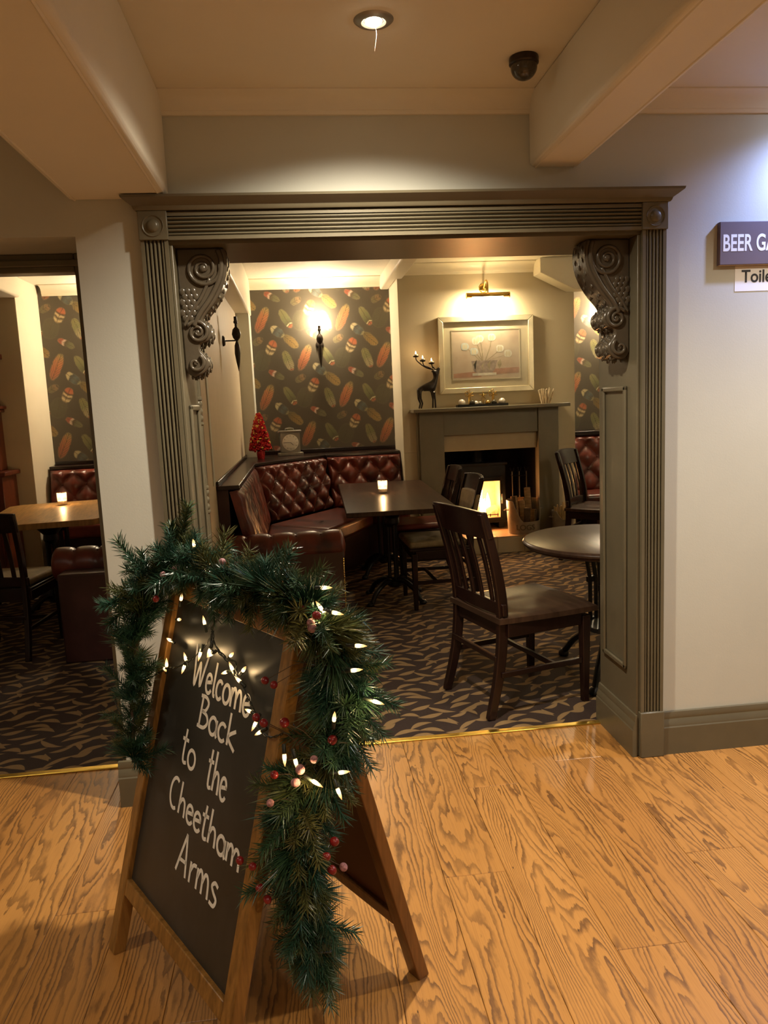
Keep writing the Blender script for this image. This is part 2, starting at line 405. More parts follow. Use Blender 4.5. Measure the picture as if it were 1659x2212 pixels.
def grid(bm, fn, nu, nv):
    vs = [[bm.verts.new(fn(i / nu, j / nv)) for j in range(nv + 1)] for i in range(nu + 1)]
    for i in range(nu):
        for j in range(nv): bm.faces.new((vs[i][j], vs[i + 1][j], vs[i + 1][j + 1], vs[i][j + 1]))
    return vs
def copy_tree(o, parent=None):
    c = o.copy(); COL.objects.link(c); c.parent = parent
    for ch in list(o.children): copy_tree(ch, c)
    return c
def spline(pts, n=8):
    pts = [Vector(p) for p in pts]; out = []
    for i in range(len(pts) - 1):
        p0 = pts[max(i - 1, 0)]; p1 = pts[i]; p2 = pts[i + 1]; p3 = pts[min(i + 2, len(pts) - 1)]
        for k in range(n):
            t = k / n
            out.append(.5 * ((2 * p1) + (p2 - p0) * t + (2 * p0 - 5 * p1 + 4 * p2 - p3) * t * t + (3 * p1 - p0 - 3 * p2 + p3) * t ** 3))
    out.append(pts[-1]); return out
def lamp(name, kind, loc, watts, col, parent=None, **kw):
    l = bpy.data.lights.new(name, kind); l.energy = watts; l.color = col
    for k, v in kw.items(): setattr(l, k, v)
    o = bpy.data.objects.new(name, l); COL.objects.link(o); o.location = loc
    if parent: o.parent = parent
    return o
def textmesh(s, size, offset=0, extrude=0, shear=0):
    c = bpy.data.curves.new('t', 'FONT'); c.body = s; c.size = size; c.offset = offset; c.extrude = extrude; c.shear = shear
    o = bpy.data.objects.new('t', c); COL.objects.link(o)
    me = bpy.data.meshes.new_from_object(o.evaluated_get(bpy.context.evaluated_depsgraph_get()))
    bpy.data.objects.remove(o); return me

# ============================================================ THE SETTING
FY = 2.886; BY = 3.235; WY = 8.15; BZ = 2.80           # facade, its rear face, rear wall, rear ceiling
XL, XR = -3.6, 4.2
# wooden floor with planks
fl = struct(obj('floor', bx((XL, -2.2, -.06), (XR, BY - .012, -.014)), 'soot'))
rr = random.Random(7)
joints = {0: [2.21, .72], 1: [2.75, 1.1], 2: [1.813, .3], 3: [2.9, 1.2], 4: [2.20, .9], -6: [2.236, .7], -5: [1.5, .2], -1: [1.3, -.2], -2: [2.8, 1.0], -3: [2.55, .9], -4: [1.75, .2]}
k0 = int((XL - .376) / .2) - 1
for kcol in range(k0, int((XR - .376) / .2) + 1):
    xa = max(XL, .376 + .2 * kcol); xb = min(XR, xa + .2)
    if xb - xa < .02: continue
    ys = sorted(joints.get(kcol, [rr.uniform(1.3, 2.9), rr.uniform(-.2, .9)]) + [-.9])
    ys = [-2.2] + ys + [BY - .012]
    for a, b in zip(ys, ys[1:]):
        g = .0006; bm = nb(); cx, cy = (xa + xb) / 2, (a + b) / 2; hx, hy = (xb - xa) / 2 - g, (b - a) / 2 - g; e = .0013
        lo = [bm.verts.new((sx * hx, sy * hy, -.014)) for sx, sy in ((-1, -1), (1, -1), (1, 1), (-1, 1))]
        md = [bm.verts.new((sx * hx, sy * hy, -e)) for sx, sy in ((-1, -1), (1, -1), (1, 1), (-1, 1))]
        tp = [bm.verts.new((sx * (hx - e), sy * (hy - e), 0)) for sx, sy in ((-1, -1), (1, -1), (1, 1), (-1, 1))]
        bm.faces.new(lo); bm.faces.new(tp)
        for p, q in ((lo, md), (md, tp)):
            for i in range(4): bm.faces.new((p[i], p[(i + 1) % 4], q[(i + 1) % 4], q[i]))
        obj('plank', bm, 'floor', fl, loc=(cx, cy, 0))
struct(obj('floor_carpet', bx((XL, BY - .012, -.06), (XR, WY, .004)), 'carpet'))
st = bx((-1.95, BY - .03, 0), (-.80, BY + .004, .007))
struct(obj('trim_4', st, 'gold', bevel=.003), 'narrow brass carpet strip across the plain side opening', 'threshold strip')
struct(obj('trim_5', bx((-.40, BY - .03, 0), (1.322, BY + .004, .007)), 'gold', bevel=.003), 'long brass carpet strip across the carved wide opening', 'threshold strip')

# facade wall with its two openings
OX0, OX1, OZ = -.415, 1.328, 2.10                        # wide opening
LX0, LX1, LZ = -1.95, -.735, 2.125                        # side opening
w = nb()
box(w, (XL, FY, 0), (LX0, BY, 2.9)); box(w, (LX0, FY, LZ), (LX1, BY, 2.9)); box(w, (LX1, FY, 0), (OX0, BY, 2.9))
box(w, (OX0, FY, OZ), (OX1, BY, 2.9)); box(w, (OX1, FY, 0), (XR, BY, 2.9))
struct(obj('wall_front', w, 'wall'))
# lining frame of the side opening (set back)
fr = nb(); box(fr, (-.822, 3.17, 0), (LX1, BY + .01, LZ)); box(fr, (LX0, 3.17, 2.055), (-.822, BY + .01, LZ)); box(fr, (LX0, 3.17, 0), (LX0 + .06, BY + .01, 2.055))
o = struct(obj('door_1', fr, 'trim', bevel=.004)); 
bm = nb(); box(bm, (-.795, 3.155, 0), (-.755, 3.17, 2.09)); box(bm, (LX0, 3.155, 2.075), (-.755, 3.17, 2.10))
obj('stop_bead', bm, 'trim', o, bevel=.004)
struct(obj('wall_left', bx((XL - .1, -2.2, 0), (XL, WY, 2.9)), 'wall'))
struct(obj('wall_right', bx((XR, -2.2, 0), (XR + .1, WY, 2.9)), 'wall'))
struct(obj('wall_behind', bx((XL, -2.3, 0), (XR, -2.2, 2.9)), 'wall'))
struct(obj('wall_back', bx((XL, WY, 0), (XR, WY + .1, 2.9)), 'wallpaper'))

# ceilings with beams and coving
ce = struct(obj('ceiling', bx((XL, -2.2, CZ), (XR, FY, CZ + .05)), 'ceil'))
def beam(x0, x1, z0, y0, y1, z1, par, mat='ceil', bead=.012):
    pts = [(x0, z1), (x0, z0 + bead), (x0 + bead, z0), (x1 - bead, z0), (x1, z0 + bead), (x1, z1)]
    return obj('beam', prism(nb(), pts, 1, y0, y1), mat, par, bevel=.006)
beam(-.75, -.405, 2.246, -2.2, FY, CZ, ce)
for xx in (-.725, -.43): obj('bead', tube(nb(), [(xx, -2.2, 2.2475), (xx, FY, 2.2475)], .005, 6), 'ceil', ce)
beam(.905, 1.095, 2.335, -2.2, FY, CZ, ce)
for xx in (.928, 1.072): obj('bead', tube(nb(), [(xx, -2.2, 2.3365), (xx, FY, 2.3365)], .004, 6), 'ceil', ce)
def coving(y, x0, x1, zt, drop, out, par, mat, s=-1):
    pr = [(y, zt), (y, zt - drop), (y + s * .012, zt - drop), (y + s * .016, zt - drop * .82)]
    for k in range(5):
        a = k / 4 * PI / 2
        pr.append((y + s * (.02 + (out - .035) * (1 - math.cos(a))), zt - drop * .8 + drop * .66 * math.sin(a)))
    pr += [(y + s * (out - .006), zt - drop * .1), (y + s * out, zt - drop * .08), (y + s * out, zt)]
    return obj('coving', prism(nb(), pr, 0, x0, x1), mat, par, smooth=True, auto=35)
for x0, x1 in ((XL, -.75), (-.405, .905), (1.095, XR)): coving(FY, x0, x1, CZ, .066, .075, ce, 'ceil')
cb = struct(obj('ceiling_back', bx((XL, BY, BZ), (XR, WY, BZ + .05)), 'ceil_white'))
for x0, x1 in ((-2.45, -.55), (-.42, 1.03), (2.78, XR)): coving(WY, x0, x1, BZ, .10, .10, cb, 'cream')
coving(7.5, 1.03, 2.78, BZ, .10, .10, cb, 'cream')
beam(.93, 1.025, 2.67, 7.5, WY, BZ, cb, 'cream'); beam(.93, 1.08, 2.67, BY, 7.5, BZ, cb, 'cream')
beam(-.56, -.41, 2.44, BY, WY, BZ, cb, 'cream')
beam(-2.72, -2.45, 2.60, BY, 7.5, BZ, cb, 'cream')
obj('bulkhead', prism(nb(), [(2.37, BZ), (2.37, 2.66), (2.70, 2.50), (3.4, 2.50), (3.4, BZ)], 1, 7.28, 7.5), 'cream', cb, bevel=.006)
obj('bulkhead', bx((2.80, 7.5, 2.60), (3.4, WY, BZ)), 'cream', cb, bevel=.006)

# partition between the two booths, pier at its end
pw = struct(obj('wall_partition', bx((-.70, 4.42, 0), (-.55, WY, BZ)), P('panelled_partition_paint', (.52, .43, .31), .6, var=.06, scale=2, stretch=(1, 14, .5)), bevel=.003))
obj('pier', bx((-.56, 7.86, 0), (-.42, WY, 2.44)), 'wall', pw, bevel=.004)
obj('end_post', bx((-.72, 4.36, 0), (-.53, 4.44, BZ)), 'trim', pw, bevel=.005)
obj('panel_strip', bx((-.55, 4.86, 1.03), (-.542, 4.92, BZ)), 'wall', pw, bevel=.002)

# chimney breast with the fire recess
w = nb(); RX0, RX1, RZ = 1.41, 2.38, 1.0
box(w, (1.03, 7.5, 0), (RX0, WY, RZ)); box(w, (RX1, 7.5, 0), (2.78, WY, RZ)); box(w, (1.03, 7.5, RZ), (2.78, WY, BZ))
cbst = struct(obj('wall_chimney', w, 'wall_olive', bevel=.003))
w = nb(); box(w, (RX0, 7.52, .16), (RX0 + .012, WY - .01, RZ)); box(w, (RX1 - .012, 7.52, .16), (RX1, WY - .01, RZ)); box(w, (RX0, WY - .02, .16), (RX1, WY - .008, RZ)); box(w, (RX0, 7.52, RZ - .012), (RX1, WY - .01, RZ))
obj('recess_lining', w, 'soot', cbst)
w = struct(obj('wall_chimney_far', bx((XL, 7.5, 0), (-2.50, WY, BZ)), 'wall_olive', bevel=.003))
obj('pale_side_face', bx((-2.50, 7.5, 0), (-2.495, WY, BZ)), 'cream', w)  # cream sheet over the whole side face, paler than the breast
obj('pale_side_face', bx((1.025, 7.5, 0), (1.03, WY, BZ)), 'cream', cbst)  # sconce light put into the colour: cream sheet over this side face

# skirting boards
def skirt(name, x0, x1, y, s=-1):
    pr = [(y, 0), (y + s * .024, 0), (y + s * .024, .115), (y + s * .021, .12), (y + s * .021, .128), (y + s * .012, .15), (y + s * .014, .16), (y + s * .010, .178), (y, .18)]
    return struct(obj(name, prism(nb(), pr, 0, x0, x1), 'trim', smooth=True, auto=25))
skirt('baseboard_right', 1.425, XR, FY)
skirt('baseboard_column', -.765, -.515, FY)
# carved door surround
tr = struct(bpy.data.objects.new('trim_1', None), 'wide dark olive carved door surround with reeded pilasters and scroll corbels', 'door surround'); COL.objects.link(tr)
def reed_profile(w, n, depth, rim=.013):
    """half section across the width: flat rims, n round reeds between"""
    pts = [(0, 0), (0, depth), (rim, depth), (rim, depth * .45)]
    p = (w - 2 * rim) / n
    for i in range(n):
        for k in range(1, 7):
            a = PI * k / 7
            pts.append((rim + p * (i + .5) - p * .46 * math.cos(a), depth * .45 + depth * .5 * math.sin(a)))
        pts.append((rim + p * (i + 1), depth * .45))
    pts += [(w - rim, depth), (w, depth), (w, 0)]
    return pts
TW = .094
for x0 in (OX0 - TW, OX1):
    pr = [(x0 + a, FY - b) for a, b in reed_profile(TW, 5, .030)]
    obj('pilaster', prism(nb(), pr, 2, .19, OZ), 'trim', tr, smooth=True, auto=30)
    obj('plinth_block', bx((x0 - .004, FY - .036, 0), (x0 + TW + .004, FY, .195)), 'trim', tr, bevel=.004)
    cb_ = obj('corner_block', bx((x0 - .003, FY - .038, OZ), (x0 + TW + .003, FY, OZ + TW + .004)), 'trim', tr, bevel=.002)
    c = (x0 + TW / 2, FY - .038, OZ + TW / 2)
    bm = lathe(nb(), [(.0005, -.012), (.012, -.011), (.018, -.008), (.022, -.001), (.024, .003), (.030, .003), (.033, -.002), (.036, -.003), (.038, .002)], 28, c, 1)
    obj('rosette', bm, 'trim', cb_, smooth=True, auto=50)
pr = [(FY - b, OZ + a) for a, b in reed_profile(TW, 5, .030)]
obj('reeded_lintel', prism(nb(), pr, 0, OX0, OX1), 'trim', tr, smooth=True, auto=30)
pr = [(FY, OZ + .098), (FY - .040, OZ + .098), (FY - .044, OZ + .103), (FY - .047, OZ + .112), (FY - .062, OZ + .122), (FY - .078, OZ + .134), (FY - .080, OZ + .142), (FY, OZ + .142)]
bm = nb(); n = len(pr); x0, x1 = OX0 - TW, OX1 + TW
A = [bm.verts.new((x0 - max(0, FY - .03 - y), y, z)) for y, z in pr]; Bv = [bm.verts.new((x1 + max(0, FY - .03 - y), y, z)) for y, z in pr]
bm.faces.new(A); bm.faces.new(Bv)
for i in range(n): bm.faces.new((A[i], A[(i + 1) % n], Bv[(i + 1) % n], Bv[i]))
obj('cornice', bm, 'trim', tr, smooth=True, auto=25)
obj('soffit_board', bx((OX0, FY - .01, OZ - .012), (OX1, BY + .02, OZ)), 'trim', tr)
for s, xj in ((1, OX0), (-1, OX1)):
    obj('jamb_board', bx((min(xj, xj + s * .012), FY - .012, 0), (max(xj, xj + s * .012), BY + .02, OZ - .012)), 'trim', tr, bevel=.003)
    xs = xj + s * .012
    pr = [(xs, 0), (xs + s * .02, 0), (xs + s * .02, .115), (xs + s * .017, .12), (xs + s * .017, .13), (xs + s * .009, .15), (xs + s * .010, .16), (xs + s * .006, .178), (xs, .18)]
    obj('jamb_skirting', prism(nb(), pr, 1, FY - .02, BY + .022), 'trim', tr, smooth=True, auto=25)
    # raised panel moulding
    ya, yb, za, zb, t_ = FY + .075, BY - .035, .345, 1.525, .022
    mo = nb()
    for (a, b) in (((ya, za), (yb, za + t_)), ((ya, zb - t_), (yb, zb)), ((ya, za), (ya + t_, zb)), ((yb - t_, za), (yb, zb))):
        box(mo, (min(xs, xs + s * .013), a[0], a[1]), (max(xs, xs + s * .013), b[0], b[1]))
    obj('panel_moulding', mo, 'trim', tr, bevel=.006, seg=3)
    # turned half column at the rear edge
    if s == 1:
        yc = BY + .034; prof = [(.015, .19)]
        for zc in (.72, 1.13, 1.50):
            prof += [(.014, zc - .06), (.019, zc - .055), (.019, zc - .047), (.012, zc - .043)]
            for q in (-.03, 0, .03): prof += [(.012, zc + q - .013), (.018, zc + q - .006), (.018, zc + q + .006), (.012, zc + q + .013)]
            prof += [(.019, zc + .047), (.019, zc + .055), (.014, zc + .06)]
        prof.append((.014, OZ - .02))
        obj('turned_column', lathe(nb(), prof, 14, (xs - .004, yc, 0)), 'trim', tr, smooth=True, auto=40)
# corbels
SIL = [(0, -.012), (.172, -.012), (.180, -.06), (.168, -.13), (.130, -.20), (.092, -.245), (.078, -.268), (.086, -.278), (.102, -.292), (.106, -.318), (.092, -.343), (.068, -.352), (.060, -.372), (.072, -.392), (.088, -.415), (.084, -.443), (.058, -.466), (.024, -.470), (.006, -.452), (0, -.44)]
for s, xj in ((1, OX0 + .012), (-1, OX1 - .012)):
    y0, y1 = FY + .055, FY + .20
    f = lambda p: (xj + s * p[0], OZ + p[1])
    sm = [SIL[0]] + [tuple(v)[:2] for v in spline([(a, b, 0) for a, b in SIL[1:-1]], 3)] + [SIL[-1]]
    cob = obj('corbel', prism(nb(), [f(p) for p in sm], 1, y0, y1), 'corbel', tr, bevel=.008, seg=2)
    bm = nb()
    for yy in (y0 - .002, y1 + .002):
        band = [(.150, -.02), (.160, -.06), (.150, -.12), (.112, -.19), (.070, -.245), (.045, -.29)]
        tube(bm, [(f(p)[0], yy, f(p)[1]) for p in [v[:2] for v in spline([(a, b, 0) for a, b in band], 5)]], .010, 6)
        tube(bm, [(f((p[0] - .035, p[1]))[0], yy, f((p[0] - .035, p[1]))[1]) for p in [v[:2] for v in spline([(a, b, 0) for a, b in band[2:]], 5)]], .007, 6)
        for (cx, cz, r0, turns, a0, dr) in ((.092, -.085, .064, 2.2, .2, 1), (.056, -.312, .042, 1.9, 2.6, 1), (.040, -.425, .034, 1.1, 1.0, 1)):
            sp = []
            for k in range(44):
                q = k / 43; rr_ = r0 * (1 - .86 * q); an = a0 - q * turns * 2 * PI
                sp.append((f((cx + rr_ * math.cos(an), 0))[0], yy, f((0, cz + rr_ * math.sin(an)))[1]))
            tube(bm, sp, [.0085 - .003 * k / 43 for k in range(44)], 6)
            ball(bm, (f((cx, 0))[0], yy, f((0, cz))[1]), r0 * .22, 8, 6, (1, .6, 1))
    obj('scroll_carving', bm, 'corbel', cob, smooth=True)
    bm = nb()
    for r_ in range(6):
        for c_ in range(3):
            px = .012 + c_ * .019 + (.009 if r_ % 2 else 0) + r_ * -.001; pz = -.165 - r_ * .019
            if px > .118 + (pz + .16) * .7: continue
            ball(bm, (f((px, 0))[0], y0 - .001, f((0, pz))[1]), .0125, 8, 6, (1, .38, 1.15))
    obj('scale_carving', bm, 'corbel', cob, smooth=True)
    bm = nb()
    for k, p in enumerate(sm[2:-4]):
        for q in (-1, 0, 1):
            rot = Matrix.Rotation(.5 * q, 3, 'X')
            if (k + abs(q)) % 2 == 0: ball(bm, (f((p[0] - .002, 0))[0], (y0 + y1) / 2 + q * .038, f((0, p[1]))[1]), .0085, 8, 6, (.6, .9, 1.6), rot)
    obj('leaf_carving', bm, 'corbel', cob, smooth=True)

# ============================================================ LAMPS OF THE FRONT ROOM
for i, (x, y, wt, c) in enumerate(DOWN):
    lab = 'round recessed ceiling downlight with pale rim, lit, before the wide opening' if i == 0 else ('cool white recessed downlight above the plum sign' if c is COOL else 'warm recessed downlight in the front room ceiling')
    d = thing('downlight', lab, 'ceiling light', (x, y, CZ), 0, 'recessed downlights' if i > 1 else None)
    obj('rim', lathe(nb(), [(.030, .0), (.030, -.004), (.036, -.008), (.052, -.005), (.058, 0)], 32), 'silver', d, smooth=True, auto=40)
    obj('reflector', lathe(nb(), [(.030, -.0005), (.030, -.003), (.002, -.0035)], 24), 'silver', d, smooth=True)
    obj('bulb', lathe(nb(), [(.0005, -.016), (.014, -.014), (.022, -.009), (.026, -.002)], 20), 'bulb' if c is not COOL else emis('cool_bulb', (.7, .8, 1), 60), d, smooth=True)
    lp = lamp('downlight_beam', 'SPOT', (0, 0, -.03), wt, c, d, spot_size=R(147), spot_blend=1.0, shadow_soft_size=.03)
bm = nb(); z = CZ - .006
for a, b in (((.285, 2.33, z), (.288, 2.32, 2.535)), ((.288, 2.32, 2.535), (.312, 2.32, 2.535)), ((.288, 2.32, 2.535), (.280, 2.318, 2.49))): tube(bm, [a, b], .0005, 4)
tag(obj('cobweb', bm, 'white'), 'fine cobweb thread hanging below the ceiling downlight', 'cobweb')
d = thing('security_camera', 'small smoked dome camera on the ceiling beside the narrow beam', 'camera', (.795, 2.578, CZ))
obj('base', lathe(nb(), [(.046, 0), (.048, -.006), (.048, -.020), (.044, -.024)], 28), 'bronze', d, smooth=True, auto=40)
obj('dome', lathe(nb(), [(.043, -.020)] + [(.043 * math.cos(a * PI / 2 / 8), -.030 - .040 * math.sin(a * PI / 2 / 8)) for a in range(8)] + [(.001, -.070)], 28), 'dome', d, smooth=True)
# ============================================================ SIGNS
d = thing('direction_sign', 'plum wooden direction sign lettered in white on the beige wall', 'sign', (1.640, FY, 1.965))
obj('panel', bx((0, -.022, 0), (.72, 0, .160)), 'plum', d, bevel=.002)
obj('edge', bx((-.0015, -.020, -.002), (.72, -.002, .0)), 'signedge', d)
me = textmesh('BEER GARDEN', .105, .0022); o = obj('lettering', me, 'white', d); o.location = (.010, -.0228, .052); o.rotation_euler = (PI / 2, 0, 0); o.scale = (.53, .82, 1)
d = thing('paper_notice', 'white paper notice stuck below the plum sign', 'notice', (1.715, FY, 1.868))
obj('sheet', bx((0, -.0015, 0), (.42, 0, .094)), 'white', d)
me = textmesh('Toilets', .066, .0012); o = obj('lettering', me, 'ink', d); o.location = (.027, -.0021, .034); o.rotation_euler = (PI / 2, 0, 0); o.scale = (.92, 1, 1)

# ============================================================ A-BOARD, GARLAND, LIGHTS
aA, AT, AL, AH, AS = .5582, .2657, .684, 1.15, .63
dv = Vector((math.sin(aA), -math.cos(aA), 0)); nbk = Vector((math.cos(aA), math.sin(aA), 0)); P0 = Vector((-.621, 2.067, 0))
ab = thing('chalkboard_sign', 'wooden A-frame pavement chalkboard with handwritten welcome message', 'sign', P0)
upv = Vector((0, 0, math.cos(AT))) + nbk * math.sin(AT); nf = (Vector((0, 0, 1)) - upv * upv.z).normalized()
if nf.dot(nbk) > 0: nf = -nf
def F(u, v, n=0): return dv * u + upv * v + nf * n                 # front leaf, local to the sign
apz = upv * AH; tl = math.asin((AS - math.sin(AT) * AH) / AH); upr = Vector((0, 0, 1)) * math.cos(AT) - nbk * math.sin(AT); foot = nbk * (2 * AH * math.sin(AT))
nr = -nf.copy(); nr = (Vector((0, 0, 1)) - upr * upr.z).normalized()
if nr.dot(nbk) < 0: nr = -nr
def Gb(u, v, n=0): return dv * u + foot + upr * v + nr * n           # rear leaf
def slab(fn, u0, u1, v0, v1, n0, n1):
    bm = nb(); vs = [bm.verts.new(fn(u, v, n)) for u in (u0, u1) for v in (v0, v1) for n in (n0, n1)]
    for f in ((0, 1, 3, 2), (4, 6, 7, 5), (0, 4, 5, 1), (2, 3, 7, 6), (0, 2, 6, 4), (1, 5, 7, 3)): bm.faces.new([vs[i] for i in f])
    return bm
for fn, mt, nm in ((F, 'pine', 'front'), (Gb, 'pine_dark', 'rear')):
    s0, s1 = (-.028, .006)
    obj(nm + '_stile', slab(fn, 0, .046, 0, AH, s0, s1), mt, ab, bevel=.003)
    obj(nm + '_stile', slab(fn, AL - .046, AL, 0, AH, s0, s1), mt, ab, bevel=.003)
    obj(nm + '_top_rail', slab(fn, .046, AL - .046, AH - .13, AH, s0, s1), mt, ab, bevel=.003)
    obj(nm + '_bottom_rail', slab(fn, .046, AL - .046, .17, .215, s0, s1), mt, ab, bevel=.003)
    obj(nm + '_panel', slab(fn, .04, AL - .04, .205, AH - .12, -.016, -.008), 'board' if fn is F else 'hardboard', ab)
for u in (.10, AL - .14): obj('hinge', slab(F, u, u + .04, AH - .02, AH + .004, -.03, .008), 'brass', ab, bevel=.001)
# chalk lettering as strokes: unit letters, x-height .55, cap 1
def arc(cx, cy, rx, ry, a0, a1, n=14): return [(cx + rx * math.cos(R(a0 + (a1 - a0) * k / n)), cy + ry * math.sin(R(a0 + (a1 - a0) * k / n))) for k in range(n + 1)]
GL = {
 'W': (1.0, [[(.0, 1.25), (.12, .6), (.22, 0), (.40, .55), (.50, .72), (.62, .05), (.80, .6), (.95, 1.05)]]),
 'e': (.48, [[(.06, .28), (.40, .36)] + arc(.23, .36, .17, .2, 0, 170) + arc(.25, .26, .20, .26, 170, 330)]),
 'l': (.26, [[(.12, 1.0), (.10, .3), (.14, .04), (.24, .02)]]),
 'c': (.45, [arc(.24, .27, .2, .27, 45, 320)]),
 'o': (.52, [arc(.26, .27, .21, .27, 80, 450)]),
 'm': (.78, [[(.05, .55), (.07, 0)], [(.07, .30), (.16, .52), (.26, .54), (.34, .38), (.36, 0)], [(.36, .30), (.46, .53), (.58, .53), (.66, .36), (.70, 0)]]),
 'B': (.62, [[(.12, 1.0), (.10, .0)], [(.0, .98), (.30, 1.0), (.46, .84), (.34, .58), (.14, .52)], [(.14, .52), (.44, .46), (.54, .24), (.36, .03), (.0, .0)]]),
 'a': (.52, [arc(.24, .27, .2, .27, 40, 400), [(.43, .52), (.44, .1), (.50, -.02)]]),
 'k': (.52, [[(.10, 1.0), (.10, 0)], [(.46, .55), (.12, .25), (.50, -.06)]]),
 't': (.40, [[(.18, 1.0), (.15, .2), (.22, .0), (.38, .04)], [(.0, .66), (.36, .70)]]),
 'h': (.54, [[(.10, 1.05), (.08, 0)], [(.08, .28), (.22, .52), (.36, .50), (.42, .32), (.44, 0)]]),
 'C': (.62, [arc(.34, .5, .30, .5, 60, 300)]),
 'A': (.72, [[(.0, 0), (.34, 1.0), (.40, .98), (.58, 0)], [(.12, .36), (.54, .38)]]),
 'r': (.44, [[(.08, .55), (.10, 0)], [(.10, .30), (.22, .50), (.40, .54)]]),
 's': (.42, [[(.38, .50), (.22, .56), (.08, .44), (.20, .30), (.36, .18), (.28, .0), (.04, .02)]]),
}
bm = nb()
def write(word, u0, u1, v0, v1, cap, sw=.0095):
    tot = sum(GL[c][0] for c in word); x = 0
    for c in word:
        wd_, strokes = GL[c]
        for s_ in strokes:
            pts = spline([(a, b, 0) for a, b in s_], 5); L_ = []; Rr = []
            for i, p in enumerate(pts):
                t_ = (pts[min(i + 1, len(pts) - 1)] - pts[max(i - 1, 0)]); t_ = Vector((t_.x * (u1 - u0) / tot, t_.y * cap, 0))
                if t_.length < 1e-7: t_ = Vector((1, 0, 0))
                t_.normalize(); nn = Vector((-t_.y, t_.x, 0)) * sw / 2
                q = (x + p.x) / tot; c_ = Vector((u0 + (u1 - u0) * q, v0 + (v1 - v0) * q + p.y * cap, 0))
                L_.append(bm.verts.new(F(c_.x + nn.x, c_.y + nn.y, -.0074))); Rr.append(bm.verts.new(F(c_.x - nn.x, c_.y - nn.y, -.0074)))
            for i in range(len(pts) - 1): bm.faces.new((L_[i], L_[i + 1], Rr[i + 1], Rr[i]))
        x += wd_
write('Welcome', .205, .525, .812, .812, .085); write('Back', .277, .485, .722, .722, .078); write('to', .215, .305, .612, .606, .085)
write('the', .372, .482, .600, .594, .092); write('Cheetham', .190, .595, .484, .476, .078); write('Arms', .293, .520, .352, .360, .092)
obj('chalk_lettering', bm, 'chalk', ab)

# garland: path in world space over the top of the A-board
gp = spline([(-.50, 2.04, .56), (-.505, 2.12, .75), (-.487, 2.17, .878), (-.453, 2.17, 1.01), (-.362, 2.12, 1.085), (-.265, 2.00, 1.075), (-.175, 1.87, 1.07), (-.085, 1.72, 1.085), (.005, 1.60, 1.055), (.062, 1.58, .93), (.074, 1.58, .81), (.003, 1.57, .725), (-.043, 1.545, .635), (-.047, 1.545, .53), (-.036, 1.56, .40), (-.022, 1.58, .27)], 10)
ga = thing('christmas_garland', 'green artificial fir garland with red berries draped over the chalkboard', 'garland', (-.25, 2.05, 0))
go = Vector((-.25, 2.05, 0))
obj('stem', tube(nb(), [p - go for p in gp], .006, 6), 'twig', ga)
rr = random.Random(12)
def sprig_mesh(kind):
    """a wired tuft: three short branches covered in needles"""
    bm = nb(); L = {0: .12, 1: .10, 2: .12}[kind]; nn = {0: 100, 1: 56, 2: 88}[kind]
    for br in range(3 if kind != 1 else 2):
        ba = br * 2.1 + rr.uniform(-.4, .4); tilt = (0, .65, .8)[br] * rr.uniform(.8, 1.2)
        ax = Vector((math.sin(tilt) * math.cos(ba), math.sin(tilt) * math.sin(ba), math.cos(tilt))); qt = ax.to_track_quat('Z', 'Y'); Lb = L * (1 if br == 0 else .75)
        tube(bm, [(0, 0, 0), ax * Lb * .95], [.0016, .0008], 4)
        for i in range(nn if br == 0 else int(nn * .75)):
            q = i / nn; z = Lb * (.02 + .98 * q); a = i * 2.399 + rr.uniform(-.3, .3)
            ln = {0: .034, 1: .085, 2: .040}[kind] * rr.uniform(.7, 1.15); lean = {0: .55, 1: 1.0, 2: .62}[kind] + q * .25 + rr.uniform(-.15, .15)
            dd = qt @ Vector((math.cos(a) * math.cos(lean), math.sin(a) * math.cos(lean), math.sin(lean)))
            base = ax * (z * (.45 if kind == 1 else 1)); tip = base + dd * ln
            sd = dd.cross(ax).normalized() * .0013; n2 = dd.cross(sd).normalized() * .0013
            b_ = [bm.verts.new(base + sd), bm.verts.new(base - sd * .5 + n2 * .8), bm.verts.new(base - sd * .5 - n2 * .8)]
            md = [bm.verts.new(base.lerp(tip, .65) + (v.co - base) * .9) for v in b_]; tp = bm.verts.new(tip)
            for k in range(3):
                bm.faces.new((b_[k], b_[(k + 1) % 3], md[(k + 1) % 3], md[k])); bm.faces.new((md[k], md[(k + 1) % 3], tp))
    me = bpy.data.meshes.new('sprig'); bm.to_mesh(me); bm.free(); me.materials.append(M['needle']); return me
SP = [sprig_mesh(0), sprig_mesh(2), sprig_mesh(0), sprig_mesh(1)]
NS = 270; gfr = frames(gp)
for i in range(NS):
    q = i / (NS - 1) * (len(gp) - 1.001); k = int(q); p, t, s, u = gfr[k]; p = p.lerp(gp[min(k + 1, len(gp) - 1)], q - k)
    a = rr.uniform(0, 2 * PI); out = s * math.cos(a) + u * math.sin(a); dirn = (out * rr.uniform(.45, 1.0) + t * rr.uniform(.1, 1.0)).normalized()
    if i > NS - 10: dirn = (Vector((rr.uniform(-.35, .35), rr.uniform(-.35, .35), -1))).normalized()
    # keep clear of the chalk panel
    lp_ = p - P0; dn = lp_.dot(nf)
    uu, vv = lp_.dot(dv), lp_.dot(upv)
    o = obj('sprig', rr.choice(SP), None, ga); o.location = p - go
    o.rotation_mode = 'QUATERNION'; o.rotation_quaternion = dirn.to_track_quat('Z', 'Y')
    sc = rr.uniform(.72, 1.08) * (.85 if k < 35 else 1); o.scale = (sc, sc, sc)
